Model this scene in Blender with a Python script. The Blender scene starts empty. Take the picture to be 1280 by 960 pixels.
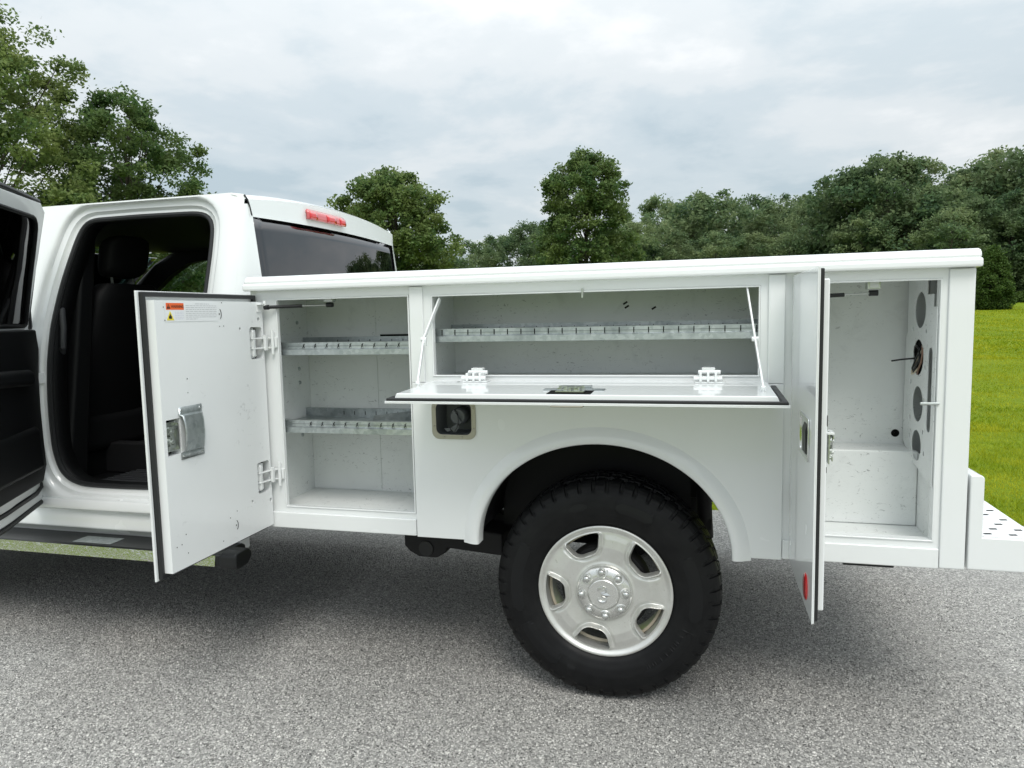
import bpy, bmesh, math, random
import numpy as np
from mathutils import Vector, Matrix
R = math.radians
random.seed(7)
S = bpy.context.scene
COL = S.collection

# ------------------------------------------------------------------ camera
cam_d = bpy.data.cameras.new('camera'); cam = bpy.data.objects.new('camera', cam_d); COL.objects.link(cam)
cam_d.sensor_width = 36.0; cam_d.lens = 24.975; cam_d.clip_start = 0.05; cam_d.clip_end = 3000
PI_, YA_, RO_ = R(5.55), R(-15.05), R(-1.25)
fw = Vector((math.sin(YA_)*math.cos(PI_), math.cos(YA_)*math.cos(PI_), -math.sin(PI_)))
r0 = Vector((math.cos(YA_), -math.sin(YA_), 0)); u0 = r0.cross(fw)
rt = r0*math.cos(RO_) + u0*math.sin(RO_); up = -r0*math.sin(RO_) + u0*math.cos(RO_)
CAM = Vector((.342, -2.458, 1.433))
cam.matrix_world = Matrix(((rt.x, up.x, -fw.x, CAM.x), (rt.y, up.y, -fw.y, CAM.y), (rt.z, up.z, -fw.z, CAM.z), (0, 0, 0, 1)))
S.camera = cam

# ------------------------------------------------------------------ world, sun, exposure
SUN_EL, SUN_AZ = R(52), R(152)       # azimuth from +Y towards +X : behind the camera, towards the truck's tail
w = bpy.data.worlds.new('World'); S.world = w; w.use_nodes = True
nt = w.node_tree; nt.nodes.clear()
def N(t, typ, **kw):
    n = t.nodes.new(typ)
    for k, v in kw.items(): setattr(n, k, v)
    return n
out = N(nt, 'ShaderNodeOutputWorld'); bg = N(nt, 'ShaderNodeBackground'); bg.inputs[1].default_value = 0.1
sky = N(nt, 'ShaderNodeTexSky', sky_type='NISHITA'); sky.sun_disc = False
sky.sun_elevation = SUN_EL; sky.sun_rotation = SUN_AZ; sky.air_density = 1.0; sky.dust_density = 2.0
tc = N(nt, 'ShaderNodeTexCoord'); sep = N(nt, 'ShaderNodeSeparateXYZ'); nt.links.new(tc.outputs['Generated'], sep.inputs[0])
def MATH(t, op, a, b=None, c=None, clamp=False):
    n = N(t, 'ShaderNodeMath', operation=op); n.use_clamp = clamp
    for i, v in enumerate((a, b, c)):
        if v is None: continue
        if isinstance(v, (int, float)): n.inputs[i].default_value = v
        else: t.links.new(v, n.inputs[i])
    return n.outputs[0]
zc = MATH(nt, 'ADD', MATH(nt, 'MAXIMUM', sep.outputs[2], 0.0), 0.16)
cb = N(nt, 'ShaderNodeCombineXYZ')
nt.links.new(MATH(nt, 'DIVIDE', sep.outputs[0], zc), cb.inputs[0]); nt.links.new(MATH(nt, 'DIVIDE', sep.outputs[1], zc), cb.inputs[1])
cb.inputs[2].default_value = 3.7
n1 = N(nt, 'ShaderNodeTexNoise'); n1.inputs['Scale'].default_value = 0.85; n1.inputs['Detail'].default_value = 7; n1.inputs['Roughness'].default_value = .56; n1.inputs['Distortion'].default_value = .35
n2 = N(nt, 'ShaderNodeTexNoise'); n2.inputs['Scale'].default_value = 2.6; n2.inputs['Detail'].default_value = 6; n2.inputs['Roughness'].default_value = .55
nt.links.new(cb.outputs[0], n1.inputs['Vector']); nt.links.new(cb.outputs[0], n2.inputs['Vector'])
def RAMP(t, fac, stops, interp='LINEAR'):
    r = N(t, 'ShaderNodeValToRGB'); r.color_ramp.interpolation = interp
    el = r.color_ramp.elements
    while len(el) < len(stops): el.new(.5)
    for e, (p, c) in zip(el, stops):
        e.position = p; e.color = (c[0], c[1], c[2], 1) if len(c) == 3 else c
    t.links.new(fac, r.inputs[0]); return r.outputs[0]
mixn = MATH(nt, 'ADD', MATH(nt, 'MULTIPLY', n1.outputs[0], .72), MATH(nt, 'MULTIPLY', n2.outputs[0], .28))
cl = RAMP(nt, mixn, [(.36, (.50, .59, .635)), (.45, (.615, .685, .715)), (.53, (.73, .77, .78)), (.62, (.87, .885, .88))], 'EASE')
sc = N(nt, 'ShaderNodeVectorMath', operation='SCALE'); nt.links.new(cl, sc.inputs[0]); 
zz = MATH(nt, 'MAXIMUM', sep.outputs[2], 0.0)      # overcast dome: brighter towards the zenith
nt.links.new(MATH(nt, 'MULTIPLY', MATH(nt, 'ADD', 1.0, MATH(nt, 'MULTIPLY', MATH(nt, 'POWER', zz, 2.0), 2.2)), 5.2), sc.inputs['Scale'])
mx = N(nt, 'ShaderNodeMix', data_type='RGBA'); mx.inputs[0].default_value = .9
nt.links.new(sky.outputs[0], mx.inputs[6]); nt.links.new(sc.outputs[0], mx.inputs[7])
nt.links.new(mx.outputs[2], bg.inputs[0]); nt.links.new(bg.outputs[0], out.inputs[0])

sd = bpy.data.lights.new('sun', 'SUN'); sun = bpy.data.objects.new('sun', sd); COL.objects.link(sun)
sd.energy = 0.8; sd.angle = R(26); sd.color = (1, .955, .89)
sv = Vector((math.sin(SUN_AZ)*math.cos(SUN_EL), math.cos(SUN_AZ)*math.cos(SUN_EL), math.sin(SUN_EL)))
sun.rotation_euler = sv.to_track_quat('Z', 'Y').to_euler()
sun.location = (0, 0, 30)
vs = S.view_settings; vs.view_transform = 'Standard'; vs.look = 'None'; vs.gamma = 1; vs.use_curve_mapping = False; vs.exposure = 0.93

# ------------------------------------------------------------------ materials
M = {}
def mat(name, col=(.5, .5, .5), rough=.5, metal=0, coat=0, spec=.5, fn=None, **kw):
    m = bpy.data.materials.new(name); m.use_nodes = True; t = m.node_tree
    b = t.nodes['Principled BSDF']
    b.inputs['Base Color'].default_value = (*col, 1); b.inputs['Roughness'].default_value = rough
    b.inputs['Metallic'].default_value = metal; b.inputs['Coat Weight'].default_value = coat; b.inputs['Coat Roughness'].default_value = .04
    b.inputs['Specular IOR Level'].default_value = spec
    if fn: fn(t, b)
    M[name] = m; return m
def coords(t, kind='Object'):
    return N(t, 'ShaderNodeTexCoord').outputs[kind]
def noise(t, vec, scale, detail=4, rough=.5, dist=0):
    n = N(t, 'ShaderNodeTexNoise'); n.inputs['Scale'].default_value = scale; n.inputs['Detail'].default_value = detail
    n.inputs['Roughness'].default_value = rough; n.inputs['Distortion'].default_value = dist
    t.links.new(vec, n.inputs['Vector']); return n.outputs[0]
def mixc(t, fac, a, b):
    n = N(t, 'ShaderNodeMix', data_type='RGBA')
    for i, v in ((0, fac), (6, a), (7, b)):
        if isinstance(v, (int, float)): n.inputs[i].default_value = v
        elif isinstance(v, tuple): n.inputs[i].default_value = (*v, 1)
        else: t.links.new(v, n.inputs[i])
    return n.outputs[2]
def bump(t, b, h, strength, dist=.01):
    n = N(t, 'ShaderNodeBump'); n.inputs['Strength'].default_value = strength; n.inputs['Distance'].default_value = dist
    t.links.new(h, n.inputs['Height']); t.links.new(n.outputs[0], b.inputs['Normal'])
def geopos(t): return N(t, 'ShaderNodeNewGeometry').outputs['Position']

def f_paint(t, b):
    p = geopos(t)
    n = noise(t, p, 2.2, 5, .6)
    c = mixc(t, RAMP(t, n, [(.35, (0, 0, 0)), (.75, (1, 1, 1))]), (.81, .832, .832), (.79, .812, .81))
    t.links.new(c, b.inputs['Base Color'])
    t.links.new(MATH(t, 'ADD', MATH(t, 'MULTIPLY', noise(t, p, 4, 3), .05), .24), b.inputs['Roughness'])
mat('white_paint', coat=.8, fn=f_paint)
def f_inner(t, b):
    p = geopos(t)
    mp = N(t, 'ShaderNodeMapping'); mp.inputs['Scale'].default_value = (1, 1, 1.9); t.links.new(p, mp.inputs[0])
    big = noise(t, p, 3.0, 5, .6)
    c = mixc(t, RAMP(t, big, [(.35, (0, 0, 0)), (.7, (1, 1, 1))]), (.79, .815, .805), (.73, .755, .748))
    s1 = noise(t, mp.outputs[0], 42, 5, .75, 1.2)
    area = RAMP(t, noise(t, p, 4.2, 2), [(.42, (0, 0, 0)), (.56, (1, 1, 1))])
    sc1 = MATH(t, 'MULTIPLY', RAMP(t, s1, [(.60, (0, 0, 0)), (.655, (1, 1, 1))]), area)
    c = mixc(t, MATH(t, 'MULTIPLY', sc1, .75), c, (.20, .21, .21))
    s2 = noise(t, p, 11, 6, .7, .5)
    c = mixc(t, MATH(t, 'MULTIPLY', RAMP(t, s2, [(.56, (0, 0, 0)), (.75, (1, 1, 1))]), .35), c, (.50, .52, .51))
    t.links.new(c, b.inputs['Base Color'])
    bump(t, b, noise(t, p, 60, 3), .05, .004)
mat('inner_white', rough=.42, fn=f_inner)
def f_door(t, b):
    p = geopos(t)
    c = mixc(t, RAMP(t, noise(t, p, 2.6, 5, .6), [(.35, (0, 0, 0)), (.7, (1, 1, 1))]), (.825, .845, .848), (.795, .815, .818))
    s1 = noise(t, p, 30, 6, .7, .8)
    area = RAMP(t, noise(t, p, 5.0, 2), [(.52, (0, 0, 0)), (.64, (1, 1, 1))])
    c = mixc(t, MATH(t, 'MULTIPLY', MATH(t, 'MULTIPLY', RAMP(t, s1, [(.60, (0, 0, 0)), (.68, (1, 1, 1))]), area), .45), c, (.33, .34, .34))
    t.links.new(c, b.inputs['Base Color'])
mat('door_white', rough=.33, coat=.35, fn=f_door)
def f_galv(t, b):
    p = geopos(t)
    v = N(t, 'ShaderNodeTexVoronoi'); v.inputs['Scale'].default_value = 70; t.links.new(p, v.inputs['Vector'])
    c = mixc(t, v.outputs['Color'], (.38, .42, .425), (.56, .595, .60))
    c = mixc(t, RAMP(t, noise(t, p, 14, 4, .6), [(.5, (0, 0, 0)), (.8, (1, 1, 1))]), c, (.24, .27, .28))
    t.links.new(c, b.inputs['Base Color'])
    t.links.new(MATH(t, 'ADD', MATH(t, 'MULTIPLY', noise(t, p, 30, 4), .25), .22), b.inputs['Roughness'])
mat('galvanised', metal=.85, fn=f_galv)
def f_alu(t, b):
    p = coords(t)
    c = mixc(t, RAMP(t, noise(t, p, 9, 5, .65), [(.4, (0, 0, 0)), (.75, (1, 1, 1))]), (.74, .745, .72), (.62, .62, .585))
    sp = noise(t, p, 110, 3, .6)
    c = mixc(t, MATH(t, 'MULTIPLY', RAMP(t, sp, [(.66, (0, 0, 0)), (.72, (1, 1, 1))]), .4), c, (.22, .20, .17))
    t.links.new(c, b.inputs['Base Color'])
mat('wheel_silver', rough=.34, metal=.65, coat=.2, fn=f_alu)
mat('cap_chrome', (.66, .67, .66), .20, metal=.9)
mat('cap_satin', (.74, .745, .725), .27, metal=.8)
mat('zinc', (.55, .58, .55), .28, metal=.9)
mat('chrome', (.78, .79, .78), .05, metal=1)
def f_trim(t, b):
    bump(t, b, noise(t, geopos(t), 26, 4, .65), .55, .004)
mat('chrome_trim', (.62, .62, .58), .07, metal=1, fn=f_trim)
def f_tyre(t, b):
    p = coords(t)
    c = mixc(t, RAMP(t, noise(t, p, 12, 5, .65), [(.4, (0, 0, 0)), (.75, (1, 1, 1))]), (.004, .0042, .005), (.010, .0105, .011))
    t.links.new(c, b.inputs['Base Color'])
    t.links.new(MATH(t, 'ADD', MATH(t, 'MULTIPLY', noise(t, p, 20, 4), .2), .42), b.inputs['Roughness'])
    bump(t, b, noise(t, p, 300, 2), .06, .001)
mat('tyre_rubber', spec=.25, fn=f_tyre)
mat('smooth_rubber', (.006, .0065, .0075), .42, spec=.3)
mat('seal_rubber', (.018, .019, .02), .45, spec=.4)
mat('black_plastic', (.013, .014, .015), .42, spec=.4)
mat('black_frame', (.010, .010, .011), .6, spec=.3)
mat('cab_trim', (.0045, .005, .0055), .55, spec=.22)
mat('seat_cloth', (.006, .0063, .007), .65, spec=.22)
mat('mat_grey', (.035, .037, .04), .45)
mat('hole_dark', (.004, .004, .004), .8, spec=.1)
mat('beige_metal', (.42, .40, .34), .38, metal=.6)
mat('cap_grey', (.10, .108, .115), .42)
mat('label_orange', (.80, .13, .025), .5)
mat('label_yellow', (.80, .66, .05), .5)
mat('label_paper', (.80, .82, .83), .45)
mat('print_black', (.01, .01, .01), .6)
mat('print_grey', (.48, .49, .50), .6)
mat('print_lilac', (.60, .60, .70), .6)
mat('rust_stain', (.33, .24, .14), .6)
mat('wire_brown', (.22, .13, .09), .5)
mat('wire_cream', (.62, .55, .42), .5)
def f_red(t, b):
    b.inputs['Base Color'].default_value = (.55, .008, .012, 1); b.inputs['Coat Weight'].default_value = 1
mat('reflector_red', rough=.25, fn=f_red)
mat('lens_red', (.62, .012, .015), .12, coat=1)
mat('lens_highlight', (.62, .10, .11), .12, coat=1)  # pinkish highlight on the red brake lens, put into the colour
def glass(name, tint, refl, ior=1.55):
    m = bpy.data.materials.new(name); m.use_nodes = True; t = m.node_tree; t.nodes.clear()
    o = N(t, 'ShaderNodeOutputMaterial'); tr = N(t, 'ShaderNodeBsdfTransparent'); gl = N(t, 'ShaderNodeBsdfGlossy')
    tr.inputs[0].default_value = (*tint, 1); gl.inputs['Roughness'].default_value = .015; gl.inputs[0].default_value = (refl, refl, refl*1.02, 1)
    fr = N(t, 'ShaderNodeFresnel'); fr.inputs[0].default_value = ior
    mx = N(t, 'ShaderNodeMixShader'); t.links.new(fr.outputs[0], mx.inputs[0]); t.links.new(tr.outputs[0], mx.inputs[1]); t.links.new(gl.outputs[0], mx.inputs[2])
    t.links.new(mx.outputs[0], o.inputs[0]); M[name] = m
glass('privacy_glass', (.10, .11, .115), .95, 2.05)
glass('clear_glass', (.80, .86, .82), .95, 1.45)
glass('shade_glass', (.22, .30, .28), .95, 1.45)

def f_asphalt(t, b):
    p = geopos(t)
    v = N(t, 'ShaderNodeTexVoronoi'); v.inputs['Scale'].default_value = 118; v.inputs['Randomness'].default_value = 1; t.links.new(p, v.inputs['Vector'])
    sx = N(t, 'ShaderNodeSeparateColor'); t.links.new(v.outputs['Color'], sx.inputs[0])
    c = RAMP(t, sx.outputs[0], [(.0, (.05, .05, .05)), (.2, (.16, .158, .15)), (.45, (.33, .325, .31)), (.75, (.52, .51, .48)), (1, (.72, .70, .66))])
    gap = RAMP(t, v.outputs['Distance'], [(.25, (0, 0, 0)), (.62, (1, 1, 1))])
    c = mixc(t, MATH(t, 'MULTIPLY', gap, .6), c, (.10, .10, .095))
    v2 = N(t, 'ShaderNodeTexVoronoi'); v2.inputs['Scale'].default_value = 260; t.links.new(p, v2.inputs['Vector'])
    s2 = N(t, 'ShaderNodeSeparateColor'); t.links.new(v2.outputs['Color'], s2.inputs[0])
    c = mixc(t, .30, c, RAMP(t, s2.outputs[1], [(0, (.12, .12, .115)), (1, (.70, .69, .66))]))
    pat = noise(t, p, .9, 5, .6)
    c = mixc(t, RAMP(t, pat, [(.3, (0, 0, 0)), (.75, (.35, .35, .35))]), c, (.34, .335, .32))
    t.links.new(c, b.inputs['Base Color'])
    h = MATH(t, 'SUBTRACT', 1.0, MATH(t, 'MULTIPLY', v.outputs['Distance'], 1.3))
    bump(t, b, MATH(t, 'ADD', h, MATH(t, 'MULTIPLY', sx.outputs[1], .5)), .75, .0035)
mat('asphalt', rough=.85, spec=.25, fn=f_asphalt)
def f_stone(t, b):
    g_ = N(t, 'ShaderNodeNewGeometry')
    c = RAMP(t, g_.outputs['Random Per Island'], [(.0, (.055, .055, .053)), (.2, (.185, .182, .173)), (.5, (.33, .324, .307)), (.8, (.475, .466, .44)), (1, (.70, .685, .65))])
    t.links.new(c, b.inputs['Base Color'])
mat('aggregate_stone', rough=.75, spec=.3, fn=f_stone)
def f_lawn(t, b):
    p = geopos(t)
    c = mixc(t, RAMP(t, noise(t, p, .55, 5, .6), [(.35, (0, 0, 0)), (.68, (1, 1, 1))]), (.12, .185, .006), (.205, .265, .008))
    c = mixc(t, RAMP(t, noise(t, p, 9, 5, .7), [(.38, (0, 0, 0)), (.66, (1, 1, 1))]), c, (.11, .17, .006))
    c = mixc(t, MATH(t, 'MULTIPLY', RAMP(t, noise(t, p, 45, 3, .7), [(.45, (0, 0, 0)), (.65, (1, 1, 1))]), .5), c, (.25, .30, .015))
    t.links.new(c, b.inputs['Base Color'])
    bump(t, b, noise(t, p, 30, 4, .7), .8, .04)
mat('lawn_ground', rough=.9, spec=.15, fn=f_lawn)
def leafy(name, c1, c2, c3, trans=.35, posvar=0):
    m = bpy.data.materials.new(name); m.use_nodes = True; t = m.node_tree; t.nodes.clear()
    o = N(t, 'ShaderNodeOutputMaterial'); d = N(t, 'ShaderNodeBsdfPrincipled'); d.inputs['Roughness'].default_value = .55; d.inputs['Specular IOR Level'].default_value = .15
    tl = N(t, 'ShaderNodeBsdfTranslucent'); g = N(t, 'ShaderNodeNewGeometry'); oi = N(t, 'ShaderNodeObjectInfo')
    c = RAMP(t, g.outputs['Random Per Island'], [(0, c1), (.55, c2), (1, c3)])
    if posvar:
        nn = noise(t, g.outputs['Position'], posvar, 4, .6)
        c = mixc(t, RAMP(t, nn, [(.38, (0, 0, 0)), (.65, (1, 1, 1))]), c, tuple(x*k for x, k in zip(c3, (1.25, 1.1, 1.2))))  # lighter patches; on tree crowns they paint lit leaf clumps into the colour
    hs = N(t, 'ShaderNodeHueSaturation'); t.links.new(c, hs.inputs['Color'])
    t.links.new(MATH(t, 'ADD', MATH(t, 'MULTIPLY', oi.outputs['Random'], .45), .78), hs.inputs['Value'])
    t.links.new(MATH(t, 'ADD', MATH(t, 'MULTIPLY', oi.outputs['Random'], -.03), .515), hs.inputs['Hue'])
    t.links.new(hs.outputs[0], d.inputs['Base Color']); t.links.new(hs.outputs[0], tl.inputs[0])
    mx = N(t, 'ShaderNodeMixShader'); mx.inputs[0].default_value = trans
    t.links.new(d.outputs[0], mx.inputs[1]); t.links.new(tl.outputs[0], mx.inputs[2]); t.links.new(mx.outputs[0], o.inputs[0]); M[name] = m
leafy('leaf_green', (.056, .110, .044), (.104, .182, .062), (.168, .240, .074), .45, .8)
leafy('leaf_wood', (.055, .104, .058), (.100, .172, .080), (.160, .230, .098), .45, .45)
leafy('leaf_cedar', (.040, .085, .018), (.070, .125, .026), (.105, .160, .040))
leafy('grass_blade', (.125, .200, .006), (.20, .29, .008), (.31, .37, .020), .4, 1.2)
def f_bark(t, b):
    p = coords(t); c = mixc(t, noise(t, p, 6, 5, .7), (.045, .038, .032), (.13, .115, .10)); t.links.new(c, b.inputs['Base Color'])
mat('bark', rough=.9, spec=.1, fn=f_bark)

# ------------------------------------------------------------------ mesh helpers
class MB:
    def __init__(s): s.v = []; s.f = []
    def add(s, vs, fs):
        o = len(s.v); s.v += [tuple(v) for v in vs]; s.f += [tuple(i+o for i in f) for f in fs]; return s
    def box(s, x0, x1, y0, y1, z0, z1):
        return s.add([(x0,y0,z0),(x1,y0,z0),(x1,y1,z0),(x0,y1,z0),(x0,y0,z1),(x1,y0,z1),(x1,y1,z1),(x0,y1,z1)],
                     [(0,3,2,1),(4,5,6,7),(0,1,5,4),(1,2,6,5),(2,3,7,6),(3,0,4,7)])
    def obox(s, c, ax, ay, az):      # oriented box: centre and three half-axis vectors
        c, ax, ay, az = map(Vector, (c, ax, ay, az)); vs = []
        for k in (-1, 1):
            for i, j in ((-1,-1),(1,-1),(1,1),(-1,1)): vs.append(c + ax*i + ay*j + az*k)
        return s.add(vs, [(0,3,2,1),(4,5,6,7),(0,1,5,4),(1,2,6,5),(2,3,7,6),(3,0,4,7)])
    def prism(s, poly, axis, a, b):  # poly of 2D points extruded along axis from a to b
        n = len(poly)
        def P(p, t): return {'X': (t, p[0], p[1]), 'Y': (p[0], t, p[1]), 'Z': (p[0], p[1], t)}[axis]
        vs = [P(p, a) for p in poly] + [P(p, b) for p in poly]
        fs = [tuple(range(n-1, -1, -1)), tuple(range(n, 2*n))] + [(i, (i+1) % n, n+(i+1) % n, n+i) for i in range(n)]
        return s.add(vs, fs)
    def tube(s, pts, r, n=8, cap=True):
        pts = [Vector(p) for p in pts]; rs = r if isinstance(r, (list, tuple)) else [r]*len(pts); o = len(s.v); prev = None
        for i, p in enumerate(pts):
            d = (pts[min(i+1, len(pts)-1)] - pts[max(i-1, 0)]).normalized()
            if prev is None:
                a = d.orthogonal().normalized()
            else:
                a = (prev - d*prev.dot(d)); a = a.normalized() if a.length > 1e-6 else d.orthogonal().normalized()
            prev = a; b = d.cross(a)
            for k in range(n):
                t = 2*math.pi*k/n; s.v.append(tuple(p + (a*math.cos(t) + b*math.sin(t))*rs[i]))
        for i in range(len(pts)-1):
            for k in range(n):
                q = o+i*n; s.f.append((q+k, q+(k+1) % n, q+n+(k+1) % n, q+n+k))
        if cap:
            s.f.append(tuple(o+k for k in range(n-1, -1, -1))); e = o+(len(pts)-1)*n; s.f.append(tuple(e+k for k in range(n)))
        return s
    def lathe(s, prof, n, c=(0,0,0), axis='Y', closed=False):   # prof: (radius, along)
        o = len(s.v)
        for r, h in prof:
            for k in range(n):
                t = 2*math.pi*k/n; a, b = r*math.cos(t), r*math.sin(t)
                p = {'Y': (a, h, b), 'Z': (a, b, h), 'X': (h, a, b)}[axis]
                s.v.append((p[0]+c[0], p[1]+c[1], p[2]+c[2]))
        m = len(prof)
        for i in range(m if closed else m-1):
            for k in range(n):
                q = o+i*n; q2 = o+((i+1) % m)*n; s.f.append((q+k, q+(k+1) % n, q2+(k+1) % n, q2+k))
        return s
    def grid(s, fn, nu, nv, skip=None):
        o = len(s.v)
        for i in range(nu+1):
            for j in range(nv+1): s.v.append(tuple(fn(i/nu, j/nv)))
        for i in range(nu):
            for j in range(nv):
                if skip and skip((i+.5)/nu, (j+.5)/nv): continue
                q = o+i*(nv+1)+j; s.f.append((q, q+nv+1, q+nv+2, q+1))
        return s
    def build(s, name, m, parent=None, bevel=0, seg=2, angle=35, loc=None, solid=0, split=False):
        if split:
            g_ = list(range(len(s.v)))
            def fd_(i):
                while g_[i] != i: g_[i] = g_[g_[i]]; i = g_[i]
                return i
            for f in s.f:
                for i in f[1:]: g_[fd_(i)] = fd_(f[0])
            parts = {}
            for f in s.f: parts.setdefault(fd_(f[0]), []).append(f)
            for fs in parts.values():
                ids = sorted({i for f in fs for i in f}); mp = {i: k for k, i in enumerate(ids)}
                b = MB(); b.v = [s.v[i] for i in ids]; b.f = [tuple(mp[i] for i in f) for f in fs]; b.build(name, m, parent, bevel, seg, angle, loc, solid)
            return
        me = bpy.data.meshes.new(name); me.from_pydata(s.v, [], s.f); me.update()
        bm = bmesh.new(); bm.from_mesh(me); bmesh.ops.recalc_face_normals(bm, faces=bm.faces); bm.to_mesh(me); bm.free()
        return link(name, me, m, parent, bevel, seg, angle, loc, solid)
def link(name, me, m, parent=None, bevel=0, seg=2, angle=35, loc=None, solid=0):
    me.materials.append(M[m]); me.polygons.foreach_set('use_smooth', [True]*len(me.polygons)); me.set_sharp_from_angle(angle=R(angle))
    o = bpy.data.objects.new(name, me); COL.objects.link(o)
    if loc: o.location = loc
    if parent:
        o.parent = parent
        if parent.type == 'EMPTY': o.matrix_parent_inverse = Matrix.Translation(-parent.location)
    if solid:
        md = o.modifiers.new('solid', 'SOLIDIFY'); md.thickness = solid; md.offset = 0
    if bevel:
        md = o.modifiers.new('bevel', 'BEVEL'); md.width = bevel; md.segments = seg; md.limit_method = 'ANGLE'; md.angle_limit = R(40); md.harden_normals = True
    return o
def plate(name, m, parent, outer, holes, mp, th, bevel=0, extra=None):
    """flat sheet with holes: 2D loops, mp(a,b,t)->xyz, t from 0 to th"""
    bm = bmesh.new(); edges = []
    for loop in [outer]+list(holes):
        vs = [bm.verts.new((p[0], p[1], 0)) for p in loop]
        edges += [bm.edges.new((vs[i], vs[(i+1) % len(vs)])) for i in range(len(vs))]
    bmesh.ops.triangle_fill(bm, use_beauty=True, use_dissolve=False, edges=edges)
    fs = list(bm.faces)
    r = bmesh.ops.extrude_face_region(bm, geom=fs)
    for v in [g for g in r['geom'] if isinstance(g, bmesh.types.BMVert)]: v.co.z = th
    for v in bm.verts: v.co = Vector(mp(*v.co))
    bmesh.ops.recalc_face_normals(bm, faces=bm.faces)
    bmesh.ops.dissolve_limit(bm, angle_limit=R(.5), verts=bm.verts, edges=bm.edges)
    me = bpy.data.meshes.new(name); bm.to_mesh(me); bm.free()
    return link(name, me, m, parent, bevel)
def rect(a0, a1, b0, b1): return [(a0,b0),(a1,b0),(a1,b1),(a0,b1)]
def rrect(a0, a1, b0, b1, r, n=5):
    P = []
    for cx, cy, t0 in ((a1-r,b0+r,-90),(a1-r,b1-r,0),(a0+r,b1-r,90),(a0+r,b0+r,180)):
        for k in range(n+1):
            t = R(t0+90*k/n); P.append((cx+r*math.cos(t), cy+r*math.sin(t)))
    return P
def circ(a, b, r, n=16, ra=None): return [(a+(ra or r)*math.cos(2*math.pi*k/n), b+r*math.sin(2*math.pi*k/n)) for k in range(n)]
XZ = lambda y0: (lambda a, b, t: (a, y0+t, b))
YZ = lambda x0: (lambda a, b, t: (x0+t, a, b))
XY = lambda z0: (lambda a, b, t: (a, b, z0+t))
def tag(o, label=None, cat=None, group=None, kind=None):
    for k, v in (('label', label), ('category', cat), ('group', group), ('kind', kind)):
        if v: o[k] = v
    return o
def empty(name, loc):
    o = bpy.data.objects.new(name, None); o.location = loc; o.empty_display_size = .2; COL.objects.link(o); return o
def lerp(a, b, t): return a+(b-a)*t

# ------------------------------------------------------------------ ground
def lawn_z(y):
    if y < 2.7: return -.03
    s = (y-2.7)
    return -.03 + .035*min(1, s/.12) + 2.1*(1-math.exp(-(s/38)**1.5))
me_b = MB()
ys = [-900,-300,-80,-20,-4.7,-2,0,2.6,2.72,2.78,2.85,3.2,4,5,6.5,8,10,13,16,20,25,30,36,43,51,60,75,95,130,200,400,1200]
xs = [-1400,-500,-200,-90,-50,-30,-18,-10,-5,0,5,10,18,30,50,90,200,500,1400]
for y in ys:
    for x in xs: me_b.v.append((x, y, lawn_z(y) if y > -4.5 else .0))
nx = len(xs)
for j in range(len(ys)-1):
    for i in range(nx-1): q = j*nx+i; me_b.f.append((q, q+1, q+nx+1, q+nx))
tag(me_b.build('lawn', 'lawn_ground', angle=80), kind='structure')
rd = MB(); rng = random.Random(3)
ex = [-220+440*k/1400 for k in range(1401)]
for x in ex:
    rd.v.append((x, -4.62+.05*math.sin(x*1.3)+rng.uniform(-.02, .02), .006)); rd.v.append((x, 2.745+.018*math.sin(x*2.1)+rng.uniform(-.012, .012), .0))
for k in range(1400): rd.f.append((2*k, 2*k+2, 2*k+3, 2*k+1))
for i, v in enumerate(rd.v): rd.v[i] = (v[0], v[1], 0.0)
tag(rd.build('driveway', 'asphalt'), kind='structure')

# loose-looking aggregate stones standing out of the asphalt binder (near part; the material takes over beyond)
gs = np.random.default_rng(9)
def stones(n, x0, x1, y0, y1):
    x = gs.uniform(x0, x1, n); y = gs.uniform(y0, y1, n); r = gs.uniform(.0024, .0050, n)*np.where(gs.random(n) < .05, 1.4, 1); h = r*gs.uniform(.45, .95, n)
    a0 = gs.random(n)*6.283; V_ = np.zeros((n, 6, 3))
    for k in range(5):
        a = a0+k*1.2566+gs.uniform(-.25, .25, n); q = r*gs.uniform(.75, 1.2, n)
        V_[:, k] = np.stack([x+q*np.cos(a), y+q*np.sin(a), np.full(n, -.0008)], 1)
    V_[:, 5] = np.stack([x+r*gs.uniform(-.45, .45, n), y+r*gs.uniform(-.45, .45, n), h], 1)
    return V_
SV = np.concatenate([stones(190000, -3.0, 2.0, -1.0, .55), stones(50000, -3.4, 2.2, .55, 1.5)])
ns = len(SV); base_ = (np.arange(ns)*6)[:, None]
T_ = np.concatenate([np.stack([base_[:, 0]+k, base_[:, 0]+(k+1) % 5, base_[:, 0]+5], 1)[:, None] for k in range(5)], 1).reshape(-1)
me = bpy.data.meshes.new('aggregate'); me.vertices.add(ns*6); me.vertices.foreach_set('co', SV.ravel()); me.loops.add(len(T_)); me.loops.foreach_set('vertex_index', T_)
me.polygons.add(ns*5); me.polygons.foreach_set('loop_start', np.arange(0, len(T_), 3)); me.update(); me.validate()
me.materials.append(M['aggregate_stone']); ao = bpy.data.objects.new('aggregate', me); COL.objects.link(ao)
tag(ao, 'fine grey aggregate stones set in the asphalt driveway beside the truck', 'gravel', kind='stuff')

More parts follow.
